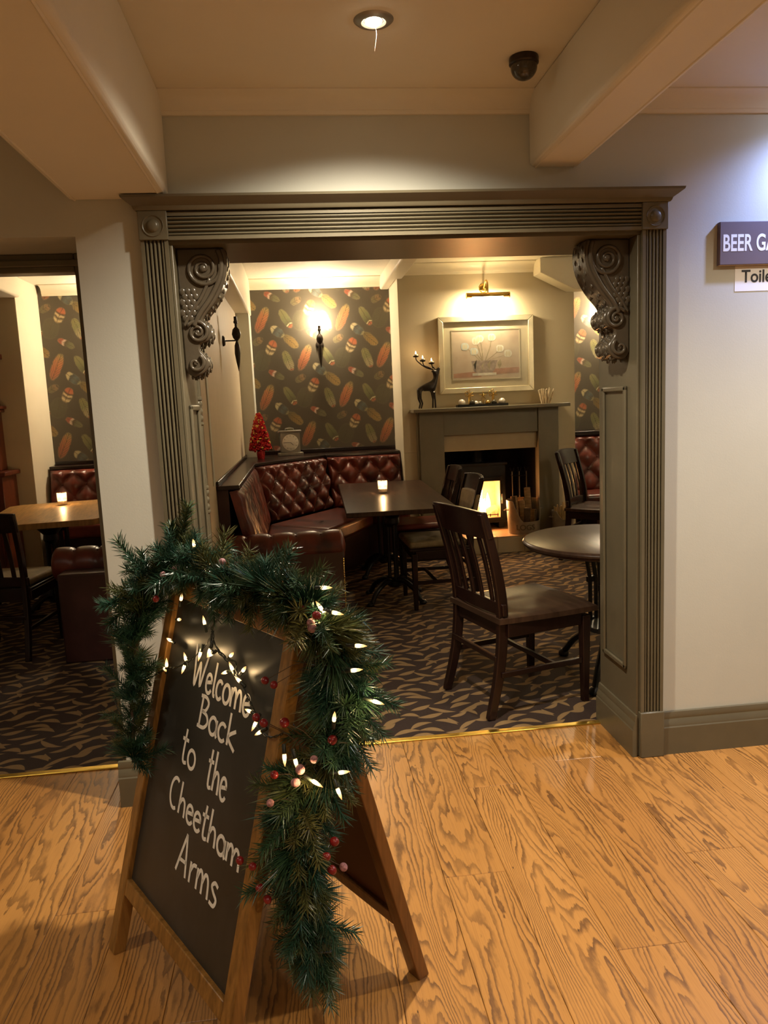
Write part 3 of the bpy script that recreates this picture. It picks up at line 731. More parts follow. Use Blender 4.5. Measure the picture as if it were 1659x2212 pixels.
for loc, dr in (((-.453, 2.19, .98), (-.9, -.2, .05)), ((-.47, 2.19, 1.0), (-.55, -.2, -.5)), ((-.351, 2.16, 1.12), (.25, -.1, 1)), ((-.46, 2.19, 1.04), (-.6, 0, .75))):
    for j in range(2):
        o = obj('sprig', SP[0], None, ga); o.location = Vector(loc) - go; o.rotation_mode = 'QUATERNION'
        o.rotation_quaternion = (Vector(dr) + Vector((rr.uniform(-.1, .1),) * 3)).normalized().to_track_quat('Z', 'Y'); o.scale = (1.05, 1.05, 1.05)
# berries on wired stalks: position, frosted?
bmesh_b = nb(); ball(bmesh_b, (0, 0, 0), .0095, 14, 10, (1, 1, 1.1)); mb = bpy.data.meshes.new('berry'); bmesh_b.to_mesh(mb); bmesh_b.free()
mb.polygons.foreach_set('use_smooth', [True] * len(mb.polygons)); mbf = mb.copy(); mb.materials.append(M['berry']); mbf.materials.append(M['frost'])
BER = [(-0.374, 2.08, 1.076, 1), (-0.34, 2.08, 1.091, 1), (-0.398, 2.08, 1.012, 0), (-0.202, 1.934, 1.128, 1), (-0.16, 1.877, 1.131, 1), (-0.098, 1.783, 1.136, 1), (-0.011, 1.618, 1.079, 0), (0.019, 1.564, 1.078, 0), (0.006, 1.58, 1.059, 1), (0.008, 1.576, 1.049, 1), (-0.103, 1.6, 0.92, 0), (-0.084, 1.58, 0.916, 0), (-0.126, 1.58, 0.847, 0), (-0.11, 1.57, 0.837, 0), (-0.065, 1.53, 0.851, 0), (0.032, 1.5, 0.817, 0), (-0.008, 1.47, 0.793, 1), (-0.037, 1.47, 0.774, 1), (-0.09, 1.48, 0.763, 0), (-0.048, 1.47, 0.747, 1), (-0.102, 1.48, 0.703, 1), (0.024, 1.5, 0.592, 0), (0.005, 1.48, 0.572, 0), (0.015, 1.48, 0.541, 0), (0.04, 1.5, 0.532, 1), (-0.174, 1.5, 0.572, 0), (-0.147, 1.48, 0.568, 0), (-0.138, 1.5, 0.506, 0), (-0.123, 1.5, 0.477, 0)]
for (x, y, z, fz) in BER:
    if z > .95: y -= .045; x -= .004
    o = obj('berry', mbf if fz else mb, None, ga); o.location = Vector((x, y, z)) - go; s_ = rr.uniform(.85, 1.1); o.scale = (s_, s_, s_); o.rotation_euler = (rr.uniform(0, 3), rr.uniform(0, 3), 0)
    near = min(gp, key=lambda g: (g - Vector((x, y, z))).length); e = Vector((x, y, z)) - go
    n0 = near - go; mid = n0.lerp(e, .6) + Vector((0, 0, .012))
    obj('stalk', tube(nb(), [n0, mid, e], .0009, 4), 'twig', ga)
# fairy lights
sl = thing('fairy_lights', 'string of warm white fairy lights wound through the garland and across the chalkboard', 'string lights', tuple(P0))
bb = lathe(nb(), [(.0035, 0), (.0048, .006), (.0050, .013), (.0036, .024), (.0004, .034)], 10); mbulb = bpy.data.meshes.new('bulb'); bb.to_mesh(mbulb); bb.free(); mbulb.materials.append(M['fairy'])
bb = lathe(nb(), [(.0036, -.020), (.0050, -.018), (.0054, .0), (.0048, .004)], 8); msock = bpy.data.meshes.new('socket'); bb.to_mesh(msock); bb.free(); msock.materials.append(M['wire'])
for me in (mbulb, msock): me.polygons.foreach_set('use_smooth', [True] * len(me.polygons))
def fairy(p, d):
    sz = .84
    o = obj('bulb', mbulb, None, sl); o.location = p; o.scale = (sz, sz, sz); o.rotation_mode = 'QUATERNION'; o.rotation_quaternion = Vector(d).normalized().to_track_quat('Z', 'Y')
    obj('socket', msock, None, o)
# wire over the board, in board coordinates (u, v)
wires = [[(.358, 1.03), (.315, .985), (.311, .965), (.27, .92), (.22, .875), (.15, .84), (.092, .824), (.04, .80), (-.03, .758)],
         [(.315, .975), (.345, .945), (.41, .925), (.447, .925), (.475, .90), (.511, .884), (.55, .855), (.575, .838), (.61, .815), (.66, .81), (.70, .83)],
         [(.311, .965), (.33, .93), (.36, .93), (.42, .915)]]
for wv in wires:
    pts = spline([F(u, v, .012 + .004 * math.sin(i * 1.7)) for i, (u, v) in enumerate(wv)], 8); fr_ = frames(pts); bm = nb()
    for ph in (0, PI):
        tube(bm, [p + (s * math.cos(i * .9 + ph) + u * math.sin(i * .9 + ph)) * .0018 for i, (p, t, s, u) in enumerate(fr_)], .0014, 5)
    obj('wire', bm, 'wire', sl)
BU = [((.276, .979), (-.5, .9)), ((.112, .964), (1, .2)), ((.095, .90), (-1, .1)), ((.206, .868), (-.6, .8)), ((.20, .862), (-.1, -1)), ((.092, .824), (-.1, 1)), ((.075, .822), (1, -.2)), ((-.01, .76), (-.9, .6)),
      ((.277, .915), (.05, -1)), ((.326, .935), (-.1, -1)), ((.345, .925), (-.7, -.55)), ((.43, .935), (.75, .5)), ((.50, .915), (.7, .6)), ((.435, .90), (-.8, -.4)), ((.46, .905), (-.5, .5)), ((.505, .89), (-.75, .25)),
      ((.575, .84), (-1, 0)), ((.60, .83), (-.2, -.8)), ((.63, .815), (-.8, -.6))]
for (u, v), (du, dw) in BU: fairy(F(u, v, .016), dv * du + upv * dw + nf * .15)
FAI = [(-0.251, 1.99, 1.089, 0.1, 1), (-0.151, 1.862, 1.103, 0, 1), (-0.258, 1.994, 1.046, 1, 0.4), (-0.346, 2.08, 0.99, 0.3, 1), (-0.243, 1.973, 0.989, -0.5, 0.5), (-0.16, 1.867, 1.018, 0, 1), (-0.113, 1.796, 1.032, 0.2, 1), (0.024, 1.562, 1.125, 1, 0.02), (0.028, 1.556, 1.077, -0.5, 0.9), (0.044, 1.542, 1.077, 1, -0.2), (0.087, 1.52, 1.008, 1, 0), (0.076, 1.52, 0.955, 1, 0.15), (0.118, 1.52, 0.887, 1, -0.3), (0.037, 1.5, 0.855, 0.1, 1), (-0.068, 1.5, 0.8, 0, -1), (-0.047, 1.48, 0.797, 0.2, -1), (-0.016, 1.46, 0.755, 0.7, -0.4), (0.038, 1.5, 0.744, 1, 0.2), (0.035, 1.5, 0.714, 0.3, -0.8), (-0.292, 2.037, 1.143, 0, 1)]
for (x, y, z, dx, dz) in FAI: fairy(Vector((x, y, z)) - P0, (dx, -.35, dz))
gw = [p + (s * math.cos(i * .55) + u * math.sin(i * .55)) * .045 - P0 for i, (p, t, s, u) in enumerate(gfr)]
obj('wire', tube(nb(), gw, .0014, 5), 'wire', sl)
for (x, y, z, dx, dz) in FAI[::4]: lamp('fairy_glow', 'POINT', Vector((x, y, z)) - P0 + Vector((0, -.012, 0)), .12, (1, .66, .30), sl, shadow_soft_size=.003)
for (u, v), dd_ in BU[2::6]: lamp('fairy_glow', 'POINT', F(u, v, .026), .05, (1, .66, .30), sl, shadow_soft_size=.003)

# ============================================================ BACK ROOM: FIREPLACE
fs = thing('fireplace_surround', 'plain olive painted fireplace surround with a long mantel shelf', 'fireplace', (1.87, 7.5, 0))
def lb(a, b, org=(1.87, 7.5, 0)): return bx(tuple(p - q for p, q in zip(a, org)), tuple(p - q for p, q in zip(b, org)))
obj('mantel_shelf', lb((1.10, 7.24, 1.392), (2.64, 7.5, 1.425)), 'mantel', fs, bevel=.004)
for xa, xb in ((1.175, 1.41), (2.36, 2.565)): obj('leg', lb((xa, 7.38, .16), (xb, 7.5, 1.392)), 'mantel', fs, bevel=.004)
for xa, xb in ((1.155, 1.175), (2.565, 2.58)): obj('side_fillet', lb((xa, 7.42, .16), (xb, 7.5, 1.392)), 'mantel', fs, bevel=.003)
obj('frieze', lb((1.41, 7.40, 1.155), (2.36, 7.5, 1.392)), 'mantel', fs, bevel=.003)
obj('slip', lb((1.41, 7.44, .995), (2.36, 7.5, 1.155)), 'mantel_stone', fs, bevel=.003)
he = thing('hearth', 'raised tiled hearth in front of the stove', 'hearth', (1.95, 7.16, 0))
obj('base', bx((-.62, .008, 0), (.98, .33, .15)), 'mantel_stone', he)
for i in range(6):
    xa = -.62 + i * .267
    obj('tile', bx((xa + .002, .004, .15), (xa + .265, .345, .162)), 'hearth', he, bevel=.002)
    obj('tile', bx((xa + .002, 0, .002), (xa + .265, .010, .149)), 'mantel_stone', he, bevel=.002)
obj('inner_hearth', bx((RX0 + .015 - 1.95, .345, .0), (RX1 - .015 - 1.95, .96, .16)), 'hearth', he)

sv = thing('wood_stove', 'black wood-burning stove with a fire behind its glass door', 'stove', (1.855, 7.66, .162))
w = nb()
box(w, (-.235, 0, .06), (.235, .012, .115)); box(w, (-.235, 0, .50), (.235, .012, .66)); box(w, (-.235, 0, .115), (-.185, .012, .50)); box(w, (.185, 0, .115), (.235, .012, .50))
box(w, (-.235, .012, .06), (-.215, .36, .66)); box(w, (.215, .012, .06), (.235, .36, .66)); box(w, (-.235, .34, .06), (.235, .36, .66)); box(w, (-.235, .012, .06), (.235, .36, .08)); box(w, (-.235, .012, .64), (.235, .36, .66))
obj('body', w, 'iron', sv)
obj('top_plate', bx((-.255, -.02, .66), (.255, .38, .685)), 'iron', sv, bevel=.004)
for sx in (-1, 1): obj('foot', bx((sx * .19 - .03, .02, 0), (sx * .19 + .03, .30, .06)), 'iron', sv, bevel=.004)
obj('flue_pipe', lathe(nb(), [(.065, .685), (.065, .835)], 24, (0, .22, 0)), 'iron', sv, smooth=True, auto=40)
dr = obj('door', bx((-.20, -.02, .085), (.20, -.004, .115)), 'iron', sv, bevel=.003)
w = nb(); box(w, (-.20, -.02, .495), (.20, -.004, .535)); box(w, (-.20, -.02, .115), (-.172, -.004, .495)); box(w, (.172, -.02, .115), (.20, -.004, .495))
obj('door_frame', w, 'iron', dr, bevel=.003)
obj('handle', tube(nb(), [(.186, -.045, .26), (.186, -.05, .36)], .007, 8), 'steel', dr, smooth=True)
w = nb(); box(w, (-.215, .335, .08), (.215, .34, .64)); box(w, (-.215, .02, .08), (-.21, .335, .64)); box(w, (.21, .02, .08), (.215, .335, .64)); box(w, (-.21, .02, .08), (.21, .335, .086)); box(w, (-.21, .02, .52), (.21, .335, .525))
obj('firebrick_lining', w, 'firebrick', sv)
for i in range(7): obj('grate_bar', tube(nb(), [(-.17, .05 + i * .012, .135), (.17, .05 + i * .012, .135)] if i < 2 else [(-.16 + (i - 2) * .08, .05, .115), (-.16 + (i - 2) * .08, .05, .150)], .005, 6), 'iron', sv)
rf = random.Random(3)
for i, (x, zz, rz) in enumerate(((-.03, .13, .15), (.05, .16, -.3), (0, .20, .4))):
    mt = Matrix.Translation((x, .17, zz)) @ Matrix.Rotation(rz, 4, 'Y') @ Matrix.Rotation(PI / 2, 4, 'Y')
    bm = lathe(nb(), [(.03, -.13), (.036, -.05), (.034, .05), (.028, .13)], 10); bm.transform(mt); obj('burning_log', bm, 'ember', sv, smooth=True)
for i in range(9):
    x = -.11 + .022 * i + rf.uniform(-.015, .015) ; h = rf.uniform(.14, .26) * (1 - abs(x) * 2.2); y = rf.uniform(.10, .22)
    pts = spline([(x, y, .14), (x + rf.uniform(-.025, .025), y, .14 + h * .35), (x + rf.uniform(-.03, .03), y, .14 + h * .7), (x + rf.uniform(-.02, .02), y, .14 + h)], 4)
    n_ = len(pts); obj('flame', tube(nb(), pts, [.026 * math.sin(PI * min(.98, .28 + .70 * k / (n_ - 1))) ** 1.2 for k in range(n_)], 8), 'flame', sv, smooth=True)
lamp('fire_light', 'POINT', (0, .07, .30), 6, (1, .46, .16), sv, shadow_soft_size=.04)

def bucket(name, label, x, y, r, h, z0, low):
    d = thing(name, label, 'bucket', (x, y, z0)); bm = nb(); n = 40; ro = []; ri = []; bo = []; bi = []
    for k in range(n):
        a = 2 * PI * k / n; f = max(0, -math.sin(a - .35)); f = f ** .8
        top = h * (1 - low * min(1, max(0, (f - .35) / .45)))
        c, s_ = math.cos(a), math.sin(a); rt = r * (1 + .10 * top / h)
        ro.append(bm.verts.new((rt * c, rt * s_, top))); ri.append(bm.verts.new(((rt - .006) * c, (rt - .006) * s_, top)))
        bo.append(bm.verts.new((r * c, r * s_, 0))); bi.append(bm.verts.new(((r - .006) * c, (r - .006) * s_, .01)))
    for k in range(n):
        j = (k + 1) % n
        for a_, b_ in ((bo, ro), (ro, ri), (ri, bi)): bm.faces.new((a_[k], a_[j], b_[j], b_[k]))
    bm.faces.new(bi); bm.faces.new(bo)
    obj('body', bm, 'steel', d, smooth=True, auto=40)
    bm = nb()
    for s_ in (-1, 1): tube(bm, spline([(s_ * r * 1.08, -.04, h * .72), (s_ * (r * 1.08 + .03), 0, h * .70), (s_ * r * 1.08, .04, h * .72)], 5), .005, 6)
    obj('handles', bm, 'steel', d, smooth=True)
    return d
bk = bucket('log_bucket', 'steel scoop bucket embossed LOGS full of split firewood on the hearth', 2.18, 7.335, .155, .33, .162, .62)
me = textmesh('LOGS', .075, .0003, .002)
for v in me.vertices:
    a = -PI / 2 - .10 + (v.co.x - .105) / .156; rr_ = .1590 + v.co.z + .0 + v.co.y * .045; v.co = Vector((rr_ * math.cos(a), rr_ * math.sin(a), .045 + v.co.y))
obj('embossed_lettering', me, P('embossed_steel', (.17, .15, .12), .5, .35), bk)
bk2 = bucket('kindling_bucket', 'smaller steel bucket of kindling sticks on the hearth end', 2.56, 7.272, .100, .21, .162, .40)
for i in range(7):
    a = i * PI / 3 + .5; q = .088 if i < 6 else 0
    t_ = thing('firewood_log', 'tallest split log sticking up out of the LOGS bucket' if i == 0 else 'split firewood log standing in the LOGS bucket', 'log', (2.18 + q * math.cos(a), 7.335 + q * math.sin(a), .174), 0, 'logs in the steel bucket')
    t_.rotation_euler = (-.07 * math.sin(a), .07 * math.cos(a), a + PI / 2); ln = (.43, .33, .30, .36, .25, .22, .31)[i]
    obj('split_face', prism(nb(), [(-.030, -.02), (.034, -.022), (.004, .034)], 2, 0, ln), 'log', t_, bevel=.004)
    obj('bark', prism(nb(), [(-.031, -.022), (-.018, -.032), (.018, -.034), (.035, -.024)], 2, .001, ln - .001), 'bark', t_)
for i in range(14):
    a = rf.uniform(0, 6.28); q = rf.uniform(0, .07)
    o = tag(obj('kindling_stick', bar(nb(), [(0, 0, 0), (rf.uniform(-.05, .05), rf.uniform(-.05, .05), rf.uniform(.17, .27))], .016, .012), 'kindling'), 'pale kindling stick standing in the smaller bucket', 'kindling', 'kindling sticks')
    o.location = (2.56 + q * .8 * math.cos(a), 7.272 + q * .8 * math.sin(a), .174)
ts = thing('fireside_tool_set', 'black fireside tool stand with poker, brush and tongs beside the stove', 'fire tools', (2.235, 7.68, .162))
obj('stand', tube(nb(), [(0, 0, 0), (0, 0, .62)], .007, 8), 'black', ts); obj('base', lathe(nb(), [(.09, 0), (.09, .012), (.01, .03)], 20), 'black', ts, smooth=True, auto=40)
obj('hook_ring', tube(nb(), [(.08 * math.cos(a * .5236), .08 * math.sin(a * .5236), .54) for a in range(13)], .005, 6), 'black', ts)
for nm, x in (('poker', -.075), ('tongs', 0), ('brush', .075)):
    o = obj(nm, tube(nb(), [(x, -.035, .06), (x, -.03, .58)], .0055, 6), 'steel', ts)
    bm = nb(); tube(bm, [(x - .02, -.03, .62), (x - .008, -.03, .585), (x + .008, -.03, .585), (x + .02, -.03, .62)], .005, 6)
    if nm == 'brush': box(bm, (x - .025, -.05, .03), (x + .025, -.02, .12))
    obj('grip', bm, 'black', o)

# picture, picture light
pc = thing('framed_picture', 'champagne framed painting of white tulips in a bowl above the mantel', 'picture', (1.875, 7.5, 1.56))
W_, H_ = .475, .735
FW = .052
for q in range(4):                                                  # four mitred bars
    ou = [(-W_, 0), (W_, 0), (W_, H_), (-W_, H_)]; inn = [(-W_ + FW, FW), (W_ - FW, FW), (W_ - FW, H_ - FW), (-W_ + FW, H_ - FW)]; r_ = (q + 1) % 4
    obj('frame', prism(nb(), [ou[q], ou[r_], inn[r_], inn[q]], 1, -.045, 0), 'silverframe', pc, bevel=.004)
obj('mount', bx((-W_ + .045, -.015, .045), (W_ - .045, -.005, H_ - .045)), 'mount', pc)
pt = obj('print', bx((-.335, -.0165, .135), (.335, -.015, .60)), 'print', pc)
w = nb(); 
for a, b in (((-.345, -.020, .125), (.345, -.015, .135)), ((-.345, -.020, .60), (.345, -.015, .61)), ((-.345, -.020, .135), (-.335, -.015, .60)), ((.335, -.020, .135), (.345, -.015, .60))): box(w, a, b)
obj('inner_slip', w, 'silverframe', pc)
def flatpoly(pts, mt, nm, y=-.0172): 
    bm = nb(); bm.faces.new([bm.verts.new((x, y, z)) for x, z in pts]); bmesh.ops.triangulate(bm, faces=bm.faces); obj(nm, bm, mt, pt)
flatpoly([(.02, .17), (.33, .18), (.33, .235), (.02, .225)], 'p_pink', 'painted_ground'); flatpoly([(-.33, .15), (-.05, .15), (-.06, .21), (-.33, .19)], 'p_pink', 'painted_ground', -.0170)
flatpoly([(-.15, .31), (.115, .31), (.085, .22), (.06, .19), (-.10, .19), (-.13, .22)], 'p_bowl', 'painted_bowl', -.0174)
flatpoly([(-.14, .19), (.10, .19), (.10, .165), (-.14, .165)], 'p_white', 'painted_bowl_foot', -.0175)
for (x, z) in ((-.10, .50), (-.06, .52), (.06, .53), (-.12, .40), (-.21, .45), (.14, .42), (.22, .37)):
    sp_ = spline([(-.02 + x * .2, 0, .31), (x * .7, 0, .31 + (z - .31) * .6), (x, 0, z)], 5)
    flatpoly([(p.x - .004, p.z) for p in sp_] + [(p.x + .004, p.z) for p in reversed(sp_)], 'p_green', 'painted_stem', -.0173)
    r = .042; yy_ = -.0178 - .002 * abs(x) - (.0003 if abs(x) == .06 else 0)
    flatpoly([(x + r * math.cos(a * PI / 18) * (.86 + .14 * abs(math.cos(a * PI / 12))), z + .95 * r * math.sin(a * PI / 18) * (.84 + .16 * abs(math.sin(a * PI / 9)))) for a in range(36)], 'p_blue' if x in (-.21, -.12) else 'p_white', 'painted_tulip', yy_)
    for dx_ in (-.012, .012): flatpoly([(x + dx_ + .011 * math.cos(a * PI / 8), z - .004 + .026 * math.sin(a * PI / 8)) for a in range(16)], 'mount', 'painted_petal', yy_ - .0002 - (.0001 if dx_ > 0 else 0))
for (x, z, a) in ((-.11, .27, 2.2), (-.03, .25, 1.7), (.03, .26, 1.2), (.13, .27, .6)):
    flatpoly([(x, z - .05), (x + .03 * math.cos(a), z), (x + .015, z + .05), (x - .02, z + .01)], 'p_green', 'painted_leaf', -.0180)
o = obj('glazing', bx((-W_ + .05, -.028, .05), (W_ - .05, -.0265, H_ - .05)), 'glass', pc)
pl = thing('picture_light', 'brass picture light glowing above the framed painting', 'wall light', (1.87, 7.5, 2.47))
obj('backplate', lathe(nb(), [(.002, -.016), (.03, -.014), (.045, -.006), (.047, 0)], 24, (0, 0, .09), 1), 'brass', pl, smooth=True, auto=50)
obj('arm', tube(nb(), spline([(0, -.01, .09), (0, -.09, .15), (0, -.16, .12), (0, -.17, .02)], 6), .007, 8), 'brass', pl, smooth=True)
bm = nb(); n = 14
for k in range(n):
    a0, a1 = PI * (-.15 + 1.3 * k / n), PI * (-.15 + 1.3 * (k + 1) / n)
    q = [(x, -.17 - r_ * math.cos(a), r_ * math.sin(a)) for x, a, r_ in ((-.205, a0, .028), (.205, a0, .028), (.205, a1, .028), (-.205, a1, .028))]
    bm.faces.new([bm.verts.new(p) for p in q])
for s in (-1, 1): lathe(bm, [(.029, s * .205), (.029, s * .211)], 20, (0, -.17, 0), 0)
bmesh.ops.remove_doubles(bm, verts=bm.verts, dist=1e-5)
sh = obj('shade', bm, 'brass', pl, smooth=True, auto=40); so = sh.modifiers.new('thick', 'SOLIDIFY'); so.thickness = .002
obj('tube_bulb', tube(nb(), [(-.15, -.165, -.004), (.15, -.165, -.004)], .010, 10), emis('picture_bulb', (1, .80, .45), 9), pl, smooth=True)
l = lamp('picture_glow', 'AREA', (0, -.155, -.03), 7.5, (1, .82, .50), pl, shape='RECTANGLE', size=.34, size_y=.02); l.rotation_euler = (R(38), 0, 0)
l = lamp('picture_glow', 'POINT', (0, -.12, -.035), 1.6, (1, .80, .46), pl, shadow_soft_size=.02)

# mantel ornaments
MZ = 1.425
dz = thing('deer_candle_holder', 'dark bronze deer candle holder with branching antlers', 'ornament', (1.265, 7.36, MZ))
bm = nb()
def skinned(name, verts, edges, radii, mat, parent, root=0, lv=2):
    me = bpy.data.meshes.new(name); me.from_pydata(verts, edges, []); o = obj(name, me, mat, parent)
    md = o.modifiers.new('skin', 'SKIN'); md.use_smooth_shade = True
    for i, r_ in enumerate(radii): me.skin_vertices[0].data[i].radius = (r_, r_) if not isinstance(r_, tuple) else r_
    me.skin_vertices[0].data[root].use_root = True
    sb = o.modifiers.new('sub', 'SUBSURF'); sb.levels = lv; sb.render_levels = lv
    return o
V = [(.0, 0, .205), (-.05, 0, .20), (-.085, 0, .205), (.045, 0, .215), (.068, 0, .255), (.082, 0, .30), (.086, 0, .338), (.104, 0, .366), (.120, 0, .392),
     (-.085, .022, .15), (-.092, .024, .10), (-.075, .024, .055), (-.090, .024, .004), (-.085, -.022, .15), (-.078, -.024, .10), (-.062, -.024, .055), (-.078, -.024, .004),
     (.045, .020, .15), (.050, .022, .09), (.045, .022, .004), (.050, -.020, .15), (.062, -.022, .09), (.065, -.022, .004), (-.105, 0, .19), (.045, .028, .362), (.045, -.028, .362)]
E_ = [(0, 1), (1, 2), (0, 3), (3, 4), (4, 5), (5, 6), (6, 7), (7, 8), (2, 9), (9, 10), (10, 11), (11, 12), (2, 13), (13, 14), (14, 15), (15, 16), (3, 17), (17, 18), (18, 19), (3, 20), (20, 21), (21, 22), (2, 23), (6, 24), (6, 25)]
RD = [.037, .035, .035, .040, .030, .022, .024, .019, .012, .020, .011, .009, .008, .020, .011, .009, .008, .017, .009, .009, .017, .009, .009, .008, .009, .009]
skinned('body', V, E_, RD, 'bronze', dz)
cups = [(-.105, .008, .500), (-.045, -.02, .455), (.045, .012, .430)]
for cpt, st_ in zip(cups, ((.06, 0, .372), (.055, 0, .372), (.075, 0, .372))):
    x, y, z = cpt
    at = obj('antler', tube(nb(), spline([st_, ((st_[0] * .55 + x * .45), y * .5, .395), (x + .01, y, z - .04), (x, y, z)], 6), .0055, 6), 'bronze', dz, smooth=True)
    obj('candle_cup', lathe(nb(), [(.004, z - .008), (.024, z - .004), (.030, z + .004), (.030, z + .008), (.022, z + .004)], 18, (x, y, 0)), 'bronze', at, smooth=True)
    tl_ = thing('tealight', 'small glowing clear tealight in the deer candle holder', 'candle', (1.265 + x, 7.36 + y, MZ + z + .006), 0, 'tealights on the deer antlers')
    obj('case', lathe(nb(), [(.019, 0), (.020, .016), (.017, .018)], 16), 'wax', tl_, smooth=True)
    obj('flame', lathe(nb(), [(.003, .016), (.0065, .024), (.004, .036), (.0004, .046)], 8), 'cflame', tl_, smooth=True)
    lamp('tealight_glow', 'POINT', (0, 0, .048), .06, (1, .55, .22), tl_, shadow_soft_size=.003)
tt = thing('ornament_tray', 'long dark tray of festive ornaments on the mantel shelf', 'tray', (1.79, 7.35, MZ))
w = nb(); box(w, (-.25, -.045, 0), (.25, .045, .006)); box(w, (-.25, -.045, .006), (.25, -.038, .024)); box(w, (-.25, .038, .006), (.25, .045, .024)); box(w, (-.25, -.038, .006), (-.243, .038, .024)); box(w, (.243, -.038, .006), (.25, .038, .024))
obj('tray_body', w, 'black', tt)
for x, r, mt, lab in ((-.20, .036, 'bauble', 'large pearl bauble at the deer end of the tray'), (-.095, .030, 'dome', 'dark bauble beside the large pearl one on the tray'), (-.06, .026, 'bauble', 'small pearl bauble left of the star on the tray'), (-.02, .022, 'silver', 'small silver bauble under the star'), (.06, .027, 'brass', 'gold bauble on the ornament tray'), (.12, .028, 'dome', 'dark bauble near the second bow ornament'), (.20, .034, 'bauble', 'large pearl bauble at the stick bundle end of the tray')):
    lab = lab.replace('left of', 'beside')
    o = tag(obj('bauble', ball(nb(), (0, 0, r), r, 16, 10), mt, smooth=True), lab, 'bauble', 'baubles on the tray'); o.location = (1.79 + x, 7.35, MZ + .006)
so_ = nb()
for k in range(10):
    a = 2 * PI * k / 10 + PI / 2; r0 = .045 if k % 2 == 0 else .016
    tube(so_, [(0, 0, .10), (r0 * math.cos(a), 0, .10 + r0 * math.sin(a))], [.006, .0015], 5)
tube(so_, [(0, 0, 0), (0, 0, .07)], .004, 5); lathe(so_, [(.02, 0), (.018, .01)], 12)
o = tag(obj('star_ornament', so_, 'brass', smooth=True), 'small gold star ornament standing in the tray', 'ornament'); o.location = (1.805, 7.36, MZ + .006)
for x, nm in ((-.12, 'near the deer'), (.115, 'near the stick bundle')):
    d = thing('bow_ornament', 'small gold ornament topped with a loopy bow, ' + nm, 'ornament', (1.79 + x, 7.365, MZ + .006))
    obj('post', tube(nb(), [(0, 0, 0), (0, 0, .10)], .012, 8), 'brass', d); bm = nb()
    for k in range(6):
        a = k * PI / 3 + .3
        tube(bm, spline([(0, 0, .10), (.03 * math.cos(a), .01, .10 + .035 * math.sin(a) + .02), (.045 * math.cos(a + .5), .0, .11 + .03 * math.sin(a + .5)), (0, 0, .10)], 4), .0035, 5)
    obj('bow', bm, 'brass', d, smooth=True)
sb_ = thing('stick_bundle', 'upright bundle of pale birch sticks on the mantel shelf end', 'ornament', (2.43, 7.36, MZ))
for k in range(16):
    a = k * 2.4; q = .012 + .055 * (k / 16); o = obj('stick', tube(nb(), [(q * .75 * math.cos(a), q * .6 * math.sin(a), 0), (q * 1.5 * math.cos(a), q * math.sin(a), rf.uniform(.125, .155))], .008, 7), 'reed', sb_)

# wall sconces
def sconce(label, loc, rotz, lit):
    d = thing('wall_sconce', label, 'wall light', loc, rotz)
    obj('backplate', lathe(nb(), [(.002, -.022), (.03, -.020), (.040, -.010), (.042, 0)], 24, (0, 0, 0), 1), 'bronze', d, smooth=True, auto=50)
    obj('arm', tube(nb(), [(0, -.015, 0), (0, -.10, 0)], .006, 8), 'bronze', d)
    obj('spindle', lathe(nb(), [(.001, -.24), (.014, -.17), (.023, -.10), (.020, -.04), (.008, -.005), (.011, .0), (.028, .02), (.036, .05), (.028, .085), (.010, .105), (.009, .135)], 20, (0, -.11, 0)), 'bronze', d, smooth=True)
    obj('bulb_holder', lathe(nb(), [(.010, .13), (.017, .135), (.017, .15), (.013, .152), (.013, .185), (.006, .186)], 16, (0, -.11, 0)), 'bronze', d, smooth=True, auto=40)
    if lit:
        obj('bulb', lathe(nb(), [(.010, .185), (.022, .21), (.027, .235), (.020, .262), (.008, .290), (.0006, .315)], 16, (0, -.11, 0)), 'bulb', d, smooth=True)
        lamp('sconce_glow', 'POINT', (0, -.11, .245), lit, (1, .82, .56), d, shadow_soft_size=.036)
    return d
sconce('dark turned wall sconce with a glaring bulb on the feather wallpaper', (.275, WY, 2.13), 0, 42)
sconce('unlit dark turned wall sconce on the cream partition', (-.55, 6.257, 2.04), PI / 2, 0)
sconce('dark turned wall sconce lit over the oak table booth', (-1.55, WY, 2.13), 0, 66)
sconce('added unseen wall sconce on the rear of the front wall, brightening the chimney breast', (4.0, BY, 2.05), PI, 34)  # added lamp out of view, brightens the chimney breast and mantel
sconce('dark turned wall sconce lit on the wall beyond the fireplace', (3.35, WY, 2.13), 0, 55)

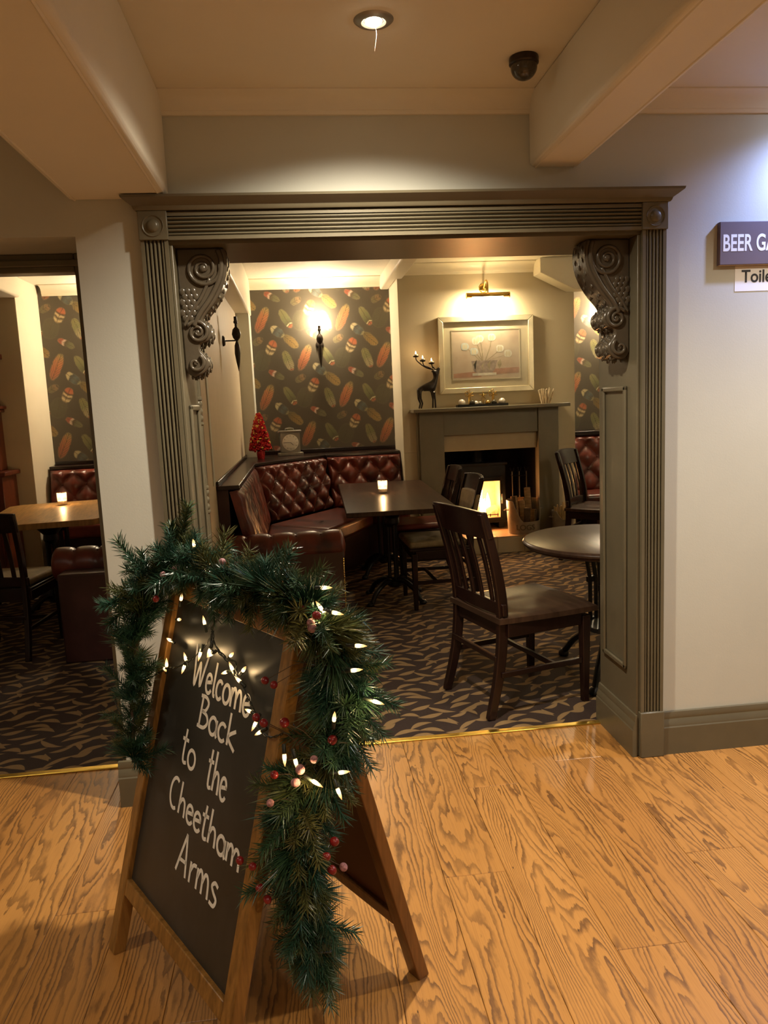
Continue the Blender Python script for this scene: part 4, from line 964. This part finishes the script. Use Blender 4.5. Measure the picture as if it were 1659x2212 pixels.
# ============================================================ SOFAS
def tuft_panel(A0, A1, B0, B1, nu, nv, a, b, depth, rows0, mat, name, parent, pleat=False, scallop=True):
    """tufted leather panel between bottom edge A0-A1 and top edge B0-B1 (world), bulging to the left-normal side"""
    A0, A1, B0, B1 = map(Vector, (A0, A1, B0, B1)); ex = (A1 - A0); Ln = ex.length; ey = (B0 - A0); Ht = ey.length
    nrm = ex.cross(ey).normalized(); bm = nb()
    def fn(i, j):
        s, t = i * Ln, j * Ht; p = A0.lerp(A1, i).lerp(B0.lerp(B1, i), j)
        edge = min(1, min(s, Ln - s) / .03) * min(1, min(t + .02, Ht - t + .0) / .05); edge = max(0, edge)
        if pleat:
            h = abs(math.sin(PI * s / a)) ** .5 * (.75 + .25 * math.sin(t * 30 + 2 * math.sin(s * 20)))
        else:
            tt_ = t - rows0; P_, Q_ = (s / a + tt_ / b) / 2, (s / a - tt_ / b) / 2
            d_ = (abs(math.sin(PI * P_)) * abs(math.sin(PI * Q_))) ** .58
            v_ = abs(math.cos(PI * (s / a / 1 - .5))) ** .42
            k_ = min(1, max(0, (t - (Ht - .09)) / .05)); h = d_ * (1 - k_) + v_ * k_
        return p + nrm * (depth * h * (math.sin(PI / 2 * edge)) - .01 * (1 - edge))
    vs = grid(bm, fn, nu, nv)
    # close the back so the panel is a solid cushion
    bk_ = [[bm.verts.new(vs[i][j].co - nrm * .05) for j in (0, nv)] for i in (0, nu)]
    per = [vs[i][0] for i in range(nu + 1)] + [vs[nu][j] for j in range(1, nv + 1)] + [vs[i][nv] for i in range(nu - 1, -1, -1)] + [vs[0][j] for j in range(nv - 1, 0, -1)]
    bm.faces.new([bk_[0][0], bk_[1][0], bk_[1][1], bk_[0][1]])
    c4 = [bk_[0][0], bk_[1][0], bk_[1][1], bk_[0][1]]; seg = [per[0:nu + 1], per[nu:nu + nv + 1], per[nu + nv:2 * nu + nv + 1], per[2 * nu + nv:] + [per[0]]]
    for q in range(4): bm.faces.new(list(seg[q]) + [c4[(q + 1) % 4], c4[q]])
    o = obj(name, bm, mat, parent, smooth=True, auto=70)
    if not pleat:
        bt = nb(); r_ = 0; 
        for j in range(-8, 12):
            t = rows0 + j * b
            if not (.05 < t < Ht - .06): continue
            for i in range(0, int(Ln / a) + 2):
                s = i * a if j % 2 == 0 else (i + 0) * a + (a if False else 0)
                if (round(s / a) + j) % 2: continue
                if .03 < s < Ln - .03:
                    p = A0.lerp(A1, s / Ln).lerp(B0.lerp(B1, s / Ln), t / Ht); ball(bt, p + nrm * .004, .010, 8, 5)
        ob_ = obj('buttons', bt, mat, o, smooth=True); ob_['kind'] = 'stuff'
    return o
def roll_arm(parent, x0, x1, y, z, r, nf_):
    """rolled, buttoned arm along x with front panel"""
    bm = nb(); n = 20; Lx = x1 - x0; nu = 60
    def fn(i, j):
        a = 2 * PI * j; x = x0 + Lx * i; k = abs(math.sin(PI * i * nf_)) ** .35; e = min(1, min(i, 1 - i) * Lx / .03)
        up_ = max(0, math.sin(a)); rr_ = r * (1 - .20 * (1 - k) * up_) * math.sin(PI / 2 * max(.0, e)) ** .5 if e < 1 else r * (1 - .20 * (1 - k) * up_)
        return Vector((x, y + rr_ * math.cos(a), z + rr_ * math.sin(a)))
    grid(bm, fn, nu, n); bmesh.ops.remove_doubles(bm, verts=bm.verts, dist=1e-5)
    o = obj('arm_roll', bm, 'leather', parent, smooth=True)
    bt = nb()
    for k in range(1, nf_): ball(bt, (x0 + Lx * k / nf_, y - r * .30, z + r * .74), .011, 8, 6)
    ob_ = obj('buttons', bt, 'leather', o, smooth=True); ob_['kind'] = 'stuff'
    return o
bs = thing('corner_banquette', 'oxblood leather corner banquette with deep-buttoned back facing the dark table', 'sofa', (0, 0, 0))
SZ = .50; TZ = .985
tuft_panel((-.30, 5.02, SZ), (-.30, 6.80, SZ), (-.41, 5.02, TZ), (-.41, 6.93, TZ), 150, 24, .075, .11, .024, .1, 'leather', 'ribbed_back', bs, pleat=True).scale = (1, 1, 1)
tuft_panel((-.28, 6.82, SZ), (.28, 7.52, SZ), (-.40, 6.95, TZ), (.25, 7.72, TZ), 110, 60, .088, .115, .062, .14, 'leather', 'buttoned_back', bs)
tuft_panel((.30, 7.52, SZ), (1.015, 7.55, SZ), (.27, 7.72, TZ), (1.015, 7.72, TZ), 100, 60, .10, .13, .058, .22, 'leather', 'buttoned_back', bs)
def seat(pts, z0, z1, nm, par, mt='leather'):
    return obj(nm, prism(nb(), pts, 2, z0, z1), mt, par, bevel=.035, seg=4)
seat([(-.30, 4.97), (.20, 4.97), (.20, 6.18), (-.30, 6.62)], .36, SZ, 'seat_cushion', bs)
seat([(-.31, 6.64), (.205, 6.19), (.43, 6.58), (.66, 7.10), (.34, 7.54)], .36, SZ, 'seat_cushion', bs)
seat([(.36, 7.55), (.67, 7.10), (1.015, 7.10), (1.015, 7.57)], .36, SZ, 'seat_cushion', bs)
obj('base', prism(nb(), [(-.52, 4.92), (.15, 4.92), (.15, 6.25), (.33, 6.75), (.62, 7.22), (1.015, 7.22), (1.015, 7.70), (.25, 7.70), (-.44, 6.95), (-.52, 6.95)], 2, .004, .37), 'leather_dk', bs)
roll_arm(bs, -.53, .262, 4.90, .600, .105, 5)
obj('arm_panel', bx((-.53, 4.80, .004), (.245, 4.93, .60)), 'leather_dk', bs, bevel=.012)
bm = nb()
for k in range(44): ball(bm, (.238, 4.798, .02 + k * .0118), .0045, 6, 4)
o = obj('nail_trim', bm, 'brass', bs); o['kind'] = 'stuff'
lg = thing('ledge_shelf', 'dark wooden ledge behind the corner banquette', 'shelf', (0, 0, 0))
TP = [(-.548, 5.0), (-.40, 5.0), (-.40, 6.95), (.26, 7.74), (1.02, 7.74), (1.02, 8.148), (-.42, 8.148), (-.42, 7.86), (-.548, 7.86)]
obj('top_board', prism(nb(), TP, 2, TZ, TZ + .03), 'darkwood', lg, bevel=.006)
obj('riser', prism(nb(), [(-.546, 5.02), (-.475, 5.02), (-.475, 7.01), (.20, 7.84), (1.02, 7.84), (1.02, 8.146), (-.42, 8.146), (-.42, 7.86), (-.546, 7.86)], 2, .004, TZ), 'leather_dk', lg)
bm = nb(); box(bm, (-.42, 8.12, TZ + .03), (1.02, 8.148, TZ + .07)); box(bm, (-.548, 5.0, TZ + .03), (-.53, 7.86, TZ + .06)); obj('upstand', bm, 'darkwood', lg, bevel=.006)

# clock and red tree on the ledge
LZt = TZ + .03
ck = thing('carriage_clock', 'silver carriage clock with a pale round dial on the ledge', 'clock', (-.09, 7.86, LZt), R(6))
obj('base', bx((-.125, -.06, 0), (.125, .06, .028)), 'silver', ck, bevel=.004); obj('case', bx((-.098, -.045, .028), (.098, .045, .232)), 'silver', ck, bevel=.004)
obj('cap', bx((-.115, -.055, .232), (.115, .055, .252)), 'silver', ck, bevel=.004); obj('handle', tube(nb(), spline([(-.04, 0, .252), (-.035, 0, .272), (.035, 0, .272), (.04, 0, .252)], 5), .005, 6), 'silver', ck)
di = obj('dial', lathe(nb(), [(.001, -.002), (.078, -.002), (.082, 0)], 32, (0, -.046, .132), 1), 'dial', ck, smooth=True, auto=30)
bm = nb()
for k in range(12):
    a = k * PI / 6; tube(bm, [(.060 * math.sin(a), -.0485, .132 + .060 * math.cos(a)), (.072 * math.sin(a), -.0485, .132 + .072 * math.cos(a))], .0022, 4)
obj('hour_marks', bm, 'ink', di)
obj('hour_hand', tube(nb(), [(0, -.050, .132), (.028, -.050, .105)], .0028, 4), 'ink', di); obj('minute_hand', tube(nb(), [(0, -.051, .132), (-.058, -.051, .134)], .002, 4), 'ink', di)
tr_ = thing('red_tinsel_tree', 'small shiny red tinsel Christmas tree standing on the ledge', 'ornament', (-.375, 7.55, LZt))
obj('pot', lathe(nb(), [(.035, 0), (.042, .05), (.040, .075), (.01, .08)], 16), 'redtinsel', tr_, smooth=True, auto=40)
obj('cone', lathe(nb(), [(.02, .07), (.075, .10), (.055, .24), (.03, .36), (.004, .43)], 16), 'redtinsel', tr_, smooth=True)
bm = nb(); gm = nb()
for k in range(430):
    q = k / 430; z = .085 + .345 * q; r = .094 * (1 - q) ** .75 + .012; a = k * 2.39996
    p = Vector((r * math.cos(a), r * math.sin(a), z + rf.uniform(-.008, .008)))
    ball(bm if rf.random() > .16 else gm, p, rf.uniform(.009, .016), 6, 4, (1, 1, rf.uniform(.7, 1.5)))
o = obj('tinsel_berries', bm, 'redtinsel', tr_); o['kind'] = 'stuff'; o = obj('gold_beads', gm, 'brass', tr_); o['kind'] = 'stuff'

# left booth seating
bl = thing('booth_bench', 'oxblood leather bench with rolled arm in the oak table booth', 'sofa', (0, 0, 0))
roll_arm(bl, -1.60, -.73, 4.98, .575, .110, 6)
obj('arm_panel', bx((-1.50, 4.70, .004), (-.73, 5.02, .56)), 'leather_dk', bl, bevel=.012)
seat([(-1.42, 5.02), (-.74, 5.02), (-.74, 7.3), (-1.42, 7.3)], .36, SZ, 'seat_cushion', bl, 'leather_red'); obj('base', bx((-1.36, 5.02, .004), (-.72, 7.4, .37)), 'leather_dk', bl)
seat([(-2.44, 7.38), (-.74, 7.32), (-.74, 7.8), (-2.44, 7.8)], .36, SZ, 'seat_cushion', bl, 'leather_red'); obj('base', bx((-2.44, 7.46, .004), (-.72, 7.9, .37)), 'leather_dk', bl)
tuft_panel((-2.46, 7.74, SZ), (-.72, 7.74, SZ), (-2.46, 7.86, TZ), (-.72, 7.86, TZ), 150, 60, .115, .13, .045, .22, 'leather', 'buttoned_back', bl)
lg2 = thing('booth_ledge', 'dark wooden ledge along the wallpaper behind the booth bench', 'shelf', (0, 0, 0))
obj('top_board', bx((-2.48, 7.905, TZ), (-.705, 8.148, TZ + .035)), 'darkwood', lg2, bevel=.006); obj('upstand', bx((-2.48, 8.12, TZ + .035), (-.705, 8.148, TZ + .07)), 'darkwood', lg2, bevel=.005)
obj('riser', bx((-2.48, 7.93, .004), (-.705, 8.146, TZ)), 'leather_dk', lg2)
# bench beyond the fireplace
b3 = thing('wall_bench', 'oxblood buttoned wall bench beyond the fireplace', 'sofa', (0, 0, 0))
tuft_panel((2.80, 7.74, SZ), (4.15, 7.74, SZ), (2.80, 7.90, 1.06), (4.15, 7.90, 1.06), 120, 60, .115, .13, .045, .22, 'leather', 'buttoned_back', b3)
seat([(2.82, 7.3), (4.15, 7.3), (4.15, 7.82), (2.82, 7.82)], .36, SZ, 'seat_cushion', b3); obj('base', bx((2.96, 7.38, .004), (4.15, 7.9, .37)), 'leather_dk', b3)
obj('cap_rail', bx((2.79, 7.88, 1.06), (4.18, 8.148, 1.11)), 'darkwood', b3, bevel=.008)

# ============================================================ TABLES
def pedestal(parent, cx, cy, h, spread=.27, rz=.3, bars=3):
    root = obj('column', nb(), 'black', parent); bm = nb()
    for k in range(bars):
        a = rz + 2 * PI * k / bars; x, y = cx + .035 * math.cos(a), cy + .035 * math.sin(a)
        tube(bm, [(x, y, .12), (x, y, h - .10)], .014, 8)
    lathe(bm, [(.04, .10), (.06, .12), (.06, .15), (.035, .17)], 16, (cx, cy, 0)); lathe(bm, [(.035, h - .16), (.055, h - .13), (.05, h - .09), (.10, h - .035), (.10, h - .001)], 16, (cx, cy, 0))
    bm.to_mesh(root.data); bm.free(); root.data.materials.clear(); root.data.materials.append(M['black']); root.data.polygons.foreach_set('use_smooth', [True] * len(root.data.polygons)); root.data.set_sharp_from_angle(angle=R(40))
    for k in range(4):
        a = rz + PI / 2 * k; c, s = math.cos(a), math.sin(a); pts = spline([(cx + .03 * c, cy + .03 * s, .14), (cx + .35 * spread * c, cy + .35 * spread * s, .155), (cx + .75 * spread * c, cy + .75 * spread * s, .10), (cx + .95 * spread * c, cy + .95 * spread * s, .03), (cx + 1.06 * spread * c, cy + 1.06 * spread * s, .018)], 6)
        n_ = len(pts); f_ = obj('foot', tube(nb(), pts, [.024 - .008 * i / (n_ - 1) for i in range(n_)], 8), 'black', parent, smooth=True)
        obj('toe', lathe(nb(), [(.010, .0045), (.026, .008), (.028, .02), (.016, .036)], 12, (cx + 1.03 * spread * c, cy + 1.03 * spread * s, 0)), 'black', f_, smooth=True)
    for k in range(2):
        a = rz + PI / 2 * k; c, s = math.cos(a), math.sin(a); obj('bracket', bar(nb(), [(cx - spread * c, cy - spread * s, h - .008), (cx - .06 * c, cy - .06 * s, h - .03), (cx + .06 * c, cy + .06 * s, h - .03), (cx + spread * c, cy + spread * s, h - .008)], .04, .014), 'black', parent)
dt = thing('dining_table', 'long dark-stained rectangular table on cast iron pedestals', 'table', (.71, 6.20, 0), R(-1.5))
obj('tabletop', bx((-.39, -1.02, .728), (.39, .98, .762)), 'tabletop', dt, bevel=.004)
pedestal(dt, -.03, -.50, .727, .27, .75); pedestal(dt, -.03, .42, .727, .25, .75)
rt = thing('round_table', 'round dark wooden pub table with moulded rim on cast iron legs', 'table', (1.60, 3.82, 0))
obj('tabletop', lathe(nb(), [(.42, .700), (.435, .705), (.440, .715), (.452, .722), (.455, .732), (.448, .742), (.44, .745), (.02, .745)], 64), 'tabletop', rt, smooth=True, auto=35)
bm = nb()
def iron_leg(a):
    c, s = math.cos(a), math.sin(a); b = nb(); n_ = Vector((-s, c, 0))
    for w_ in (-.022, .022): bar(b, [(.16 * c + w_ * n_.x, .16 * s + w_ * n_.y, .69), (.12 * c + w_ * n_.x, .12 * s + w_ * n_.y, .50), (.12 * c + w_ * n_.x, .12 * s + w_ * n_.y, .26)], .014, .018)
    for z in (.66, .50, .27): bar(b, [(.13 * c - .03 * n_.x, .13 * s - .03 * n_.y, z), (.13 * c + .03 * n_.x, .13 * s + .03 * n_.y, z)], .022, .03)
    pts = spline([(.12 * c, .12 * s, .28), (.17 * c, .17 * s, .20), (.27 * c, .27 * s, .12), (.33 * c, .33 * s, .05), (.35 * c, .35 * s, .03)], 6); tube(b, pts, .017, 8)
    return b, (c, s)
for k in range(3):
    b, (c, s) = iron_leg(R(-125) + k * 2 * PI / 3); lg_ = obj('leg', b, 'black', rt)
    obj('toe', lathe(nb(), [(.012, .0045), (.028, .008), (.030, .024), (.018, .045)], 12, (.35 * c, .35 * s, 0)), 'iron', lg_, smooth=True)
obj('top_ring', lathe(nb(), [(.17, .685), (.17, .700), (.02, .700)], 24), 'black', rt); obj('stretcher_ring', lathe(nb(), [(.11, .25), (.13, .25), (.13, .275), (.11, .275)], 24), 'black', rt)
ot = thing('oak_table', 'pale oak topped table with cut corners in the side booth', 'table', (-1.97, 6.30, 0), R(9))
c_ = .09; hx, hy = .44, .68
obj('tabletop', prism(nb(), [(-hx + c_, -hy), (hx - c_, -hy), (hx, -hy + c_), (hx, hy - c_), (hx - c_, hy), (-hx + c_, hy), (-hx, hy - c_), (-hx, -hy + c_)], 2, .718, .762), 'oak', ot, bevel=.003)
pedestal(ot, 0, -.32, .717, .27, .75, 4); pedestal(ot, 0, .36, .717, .25, .75, 4)
def candle(label, x, y, z):
    d = thing('candle_glass', label, 'candle', (x, y, z))
    obj('tumbler', lathe(nb(), [(.001, .0), (.036, .0), (.038, .004), (.040, .105), (.0375, .105), (.0355, .012), (.001, .012)], 28), 'tumbler', d, smooth=True, auto=40)
    obj('wax', lathe(nb(), [(.001, .013), (.034, .013), (.034, .040), (.003, .040)], 20), 'wax', d, smooth=True, auto=40)
    obj('flame', lathe(nb(), [(.002, .044), (.007, .054), (.005, .068), (.0004, .084)], 10), 'cflame', d, smooth=True)
    lamp('candle_glow', 'POINT', (0, 0, .086), 1.0, (1, .62, .28), d, shadow_soft_size=.004)
candle('lit tealight in a clear glass on the dark rectangular table', .665, 6.25, .763)
candle('lit tealight in a clear glass on the oak table', -2.03, 6.72, .763)

# ============================================================ CHAIRS (face local +Y)
def chair(label, x, y, ang, style='slat', seatmat='darkseat', sc=1.0, z0=.004):
    d = thing('dining_chair', label, 'chair', (x, y, z0), R(ang) - PI / 2, None); d.scale = (sc, sc, sc)
    W, Dp, SH, H = .225, .22, .455, .93; m_ = 'darkwood'
    for s in (-1, 1):
        obj('front_leg', bar(nb(), [(s * W, Dp - .02, 0), (s * W, Dp - .02, SH - .04)], [.030, .042], [.030, .042], (0, 1, 0)), m_, d, bevel=.004)
        pts = spline([(s * (W - .015), -Dp - .075, 0), (s * (W - .02), -Dp - .02, .22), (s * (W - .02), -Dp, SH), (s * (W - .015), -Dp - .025, .66), (s * (W - .008), -Dp - .095, H)], 4)
        obj('rear_leg', bar(nb(), pts, .030, [.036 + .012 * math.sin(PI * i / (len(pts) - 1)) for i in range(len(pts))], (1, 0, 0) if False else (0, -1, 0.0001)), m_, d, bevel=.004)
        obj('side_apron', bx((s * W - .011, -Dp + .01, SH - .085), (s * W + .011, Dp - .03, SH - .022)), m_, d, bevel=.003)
        obj('side_stretcher', bar(nb(), [(s * (W - .005), -Dp - .02, .20), (s * W, Dp - .02, .20)], .018, .026), m_, d, bevel=.003)
    obj('front_apron', bx((-W + .015, Dp - .035, SH - .085), (W - .015, Dp - .013, SH - .022)), m_, d, bevel=.003)
    obj('rear_apron', bx((-W + .03, -Dp - .012, SH - .085), (W - .03, -Dp + .012, SH - .0)), m_, d, bevel=.003)
    obj('cross_stretcher', bar(nb(), [(-W, .04, .20), (W, .04, .20)], .018, .024), m_, d, bevel=.003); obj('rear_stretcher', bar(nb(), [(-W + .02, -Dp - .03, .27), (W - .02, -Dp - .03, .27)], .018, .026), m_, d, bevel=.003)
    def yb(z): 
        q = (z - SH) / (H - SH); return -Dp - .095 * q ** 1.6
    def rail(z0, z1, th, bow):
        bm = nb()
        def f0(i, j): x = (i - .5) * 2 * (W + .008); z = z0 + (z1 - z0) * j; return Vector((x, yb(z) - bow * (1 - (2 * i - 1) ** 2) + th / 2, z + (.012 * (1 - (2 * i - 1) ** 2) if j > .5 else 0)))
        A_ = grid(bm, f0, 12, 3); B_ = grid(bm, lambda i, j: f0(i, j) - Vector((0, th, 0)), 12, 3)
        for i in range(12):
            for j in (0, 3): bm.faces.new((A_[i][j], A_[i + 1][j], B_[i + 1][j], B_[i][j]))
        for j in range(3):
            for i in (0, 12): bm.faces.new((A_[i][j], A_[i][j + 1], B_[i][j + 1], B_[i][j]))
        return bm
    obj('top_rail', rail(H - .115, H + .005, .022, .03), m_, d, bevel=.004)
    if style == 'slat':
        obj('lower_rail', rail(SH + .012, SH + .065, .020, .018), m_, d, bevel=.003)
        for k in range(5):
            x = (-.5 + (k + .5) / 5) * 2 * (W - .035); zz = [SH + .05 + (H - .11 - SH - .05) * q / 5 for q in range(6)]
            bw = [.02 + .01 * q / 5 for q in range(6)]
            obj('slat', bar(nb(), [(x, yb(z) - b_ * (1 - (x / W) ** 2), z) for z, b_ in zip(zz, bw)], .026, .011, (0, -1, 0.0001)), m_, d, bevel=.002)
    else:
        obj('lower_rail', rail(SH + .08, SH + .12, .020, .018), m_, d, bevel=.003)
        obj('back_pad', rail(SH + .115, H - .11, .034, .02), 'tan', d, bevel=.012)
    if seatmat == 'darkseat':
        bm = nb(); N = 18
        def top(i, j):
            a, b = 2 * i - 1, 2 * j - 1
            x = a * (W + .028) * (1 + .05 * b) * (1 - .03 * b * b); y = b * (Dp + .03) + (.016 * (1 - a * a) if b > 0 else 0) * b
            dip = .016 * sum(math.exp(-((a - c) / .33) ** 2 - ((b + .15) / .52) ** 2) for c in (-.42, .42)); rim = .010 * max(0, max(abs(a), abs(b)) - .86) / .14
            return Vector((x, y, SH + .012 - dip - rim))
        A_ = grid(bm, top, N, N); B_ = grid(bm, lambda i, j: Vector((top(i, j).x, top(i, j).y, SH - .022)), N, N)
        for i in range(N):
            for j in (0, N): bm.faces.new((A_[i][j], A_[i + 1][j], B_[i + 1][j], B_[i][j])); bm.faces.new((A_[j][i], A_[j][i + 1], B_[j][i + 1], B_[j][i]))
        obj('seat', bm, seatmat, d, smooth=True, auto=50)
    else:
        obj('seat_board', bx((-W - .01, -Dp + .015, SH - .022), (W + .01, Dp + .012, SH - .004)), m_, d, bevel=.003)
        obj('seat_pad', prism(nb(), [(-W + .02, -Dp + .02), (W - .02, -Dp + .02), (W + .015, Dp + .015), (-W - .015, Dp + .015)], 2, SH - .004, SH + .045), seatmat, d, bevel=.02, seg=3)
    return d
chair('dark mahogany slat-back chair with saddle seat pulled up to the round table', 1.055, 3.645, 16, sc=1.06)
chair('dark chair with tan fabric seat and back pad at the long table', .965, 5.56, 182, 'pad', 'tan', 1.0)
chair('dark slat-back chair with red leather seat at the long table near the fire', .985, 6.36, 180, 'slat', 'leather_red', 1.0)
chair('dark slat-back chair standing near the hearth, fire glinting on its back', 2.70, 6.62, -40, 'slat', 'darkseat', 1.06)
chair('dark slat-back chair with tan seat at the end of the oak table', -1.93, 5.12, 84, 'slat', 'tan', 1.0)
chair('dark chair with tan seat at the long side of the oak table', -2.72, 6.20, 0, 'slat', 'tan', 1.0)

# mahogany dresser against the far chimney breast
dr = thing('mahogany_dresser', 'tall carved mahogany dresser against the olive wall of the side booth', 'dresser', (-3.05, 7.30, 0))
obj('lower_body', bx((-.5, -.16, .004), (.40, .19, 1.0)), 'mahogany', dr, bevel=.006); obj('worktop', bx((-.53, -.19, 1.0), (.44, .195, 1.04)), 'mahogany', dr, bevel=.008)
obj('upper_body', bx((-.48, .0, 1.04), (.33, .19, 2.02)), 'mahogany', dr, bevel=.006)
for z0, z1, ov in ((2.02, 2.05, .03), (2.05, 2.10, .06), (1.60, 1.63, .05), (1.57, 1.60, .03)): obj('cornice_moulding', bx((-.48 - ov, -ov - .02, z0), (.33 + ov, .19, z1)), 'mahogany', dr, bevel=.006)
for x in (-.40, .28):
    obj('turned_column', lathe(nb(), [(.03, 1.63), (.034, 1.66), (.02, 1.70), (.026, 1.82), (.02, 1.94), (.034, 1.98), (.03, 2.02)], 14, (x, -.035, 0)), 'mahogany', dr, smooth=True)
    obj('turned_column', lathe(nb(), [(.03, 1.04), (.036, 1.08), (.022, 1.14), (.030, 1.30), (.022, 1.48), (.034, 1.54), (.03, 1.57)], 14, (x, -.035, 0)), 'mahogany', dr, smooth=True)
for xa, xb in ((-.45, -.08), (-.04, .35)):
    dd_ = obj('door', bx((xa, -.178, .10), (xb, -.16, .92)), 'mahogany', dr, bevel=.006); obj('door_panel', bx((xa + .06, -.188, .17), (xb - .06, -.178, .85)), 'mahogany', dd_, bevel=.008)
    obj('knob', ball(nb(), ((xa + .03) if xa > -.1 else (xb - .03), -.19, .55), .014, 10, 8), 'brass', dd_, smooth=True)
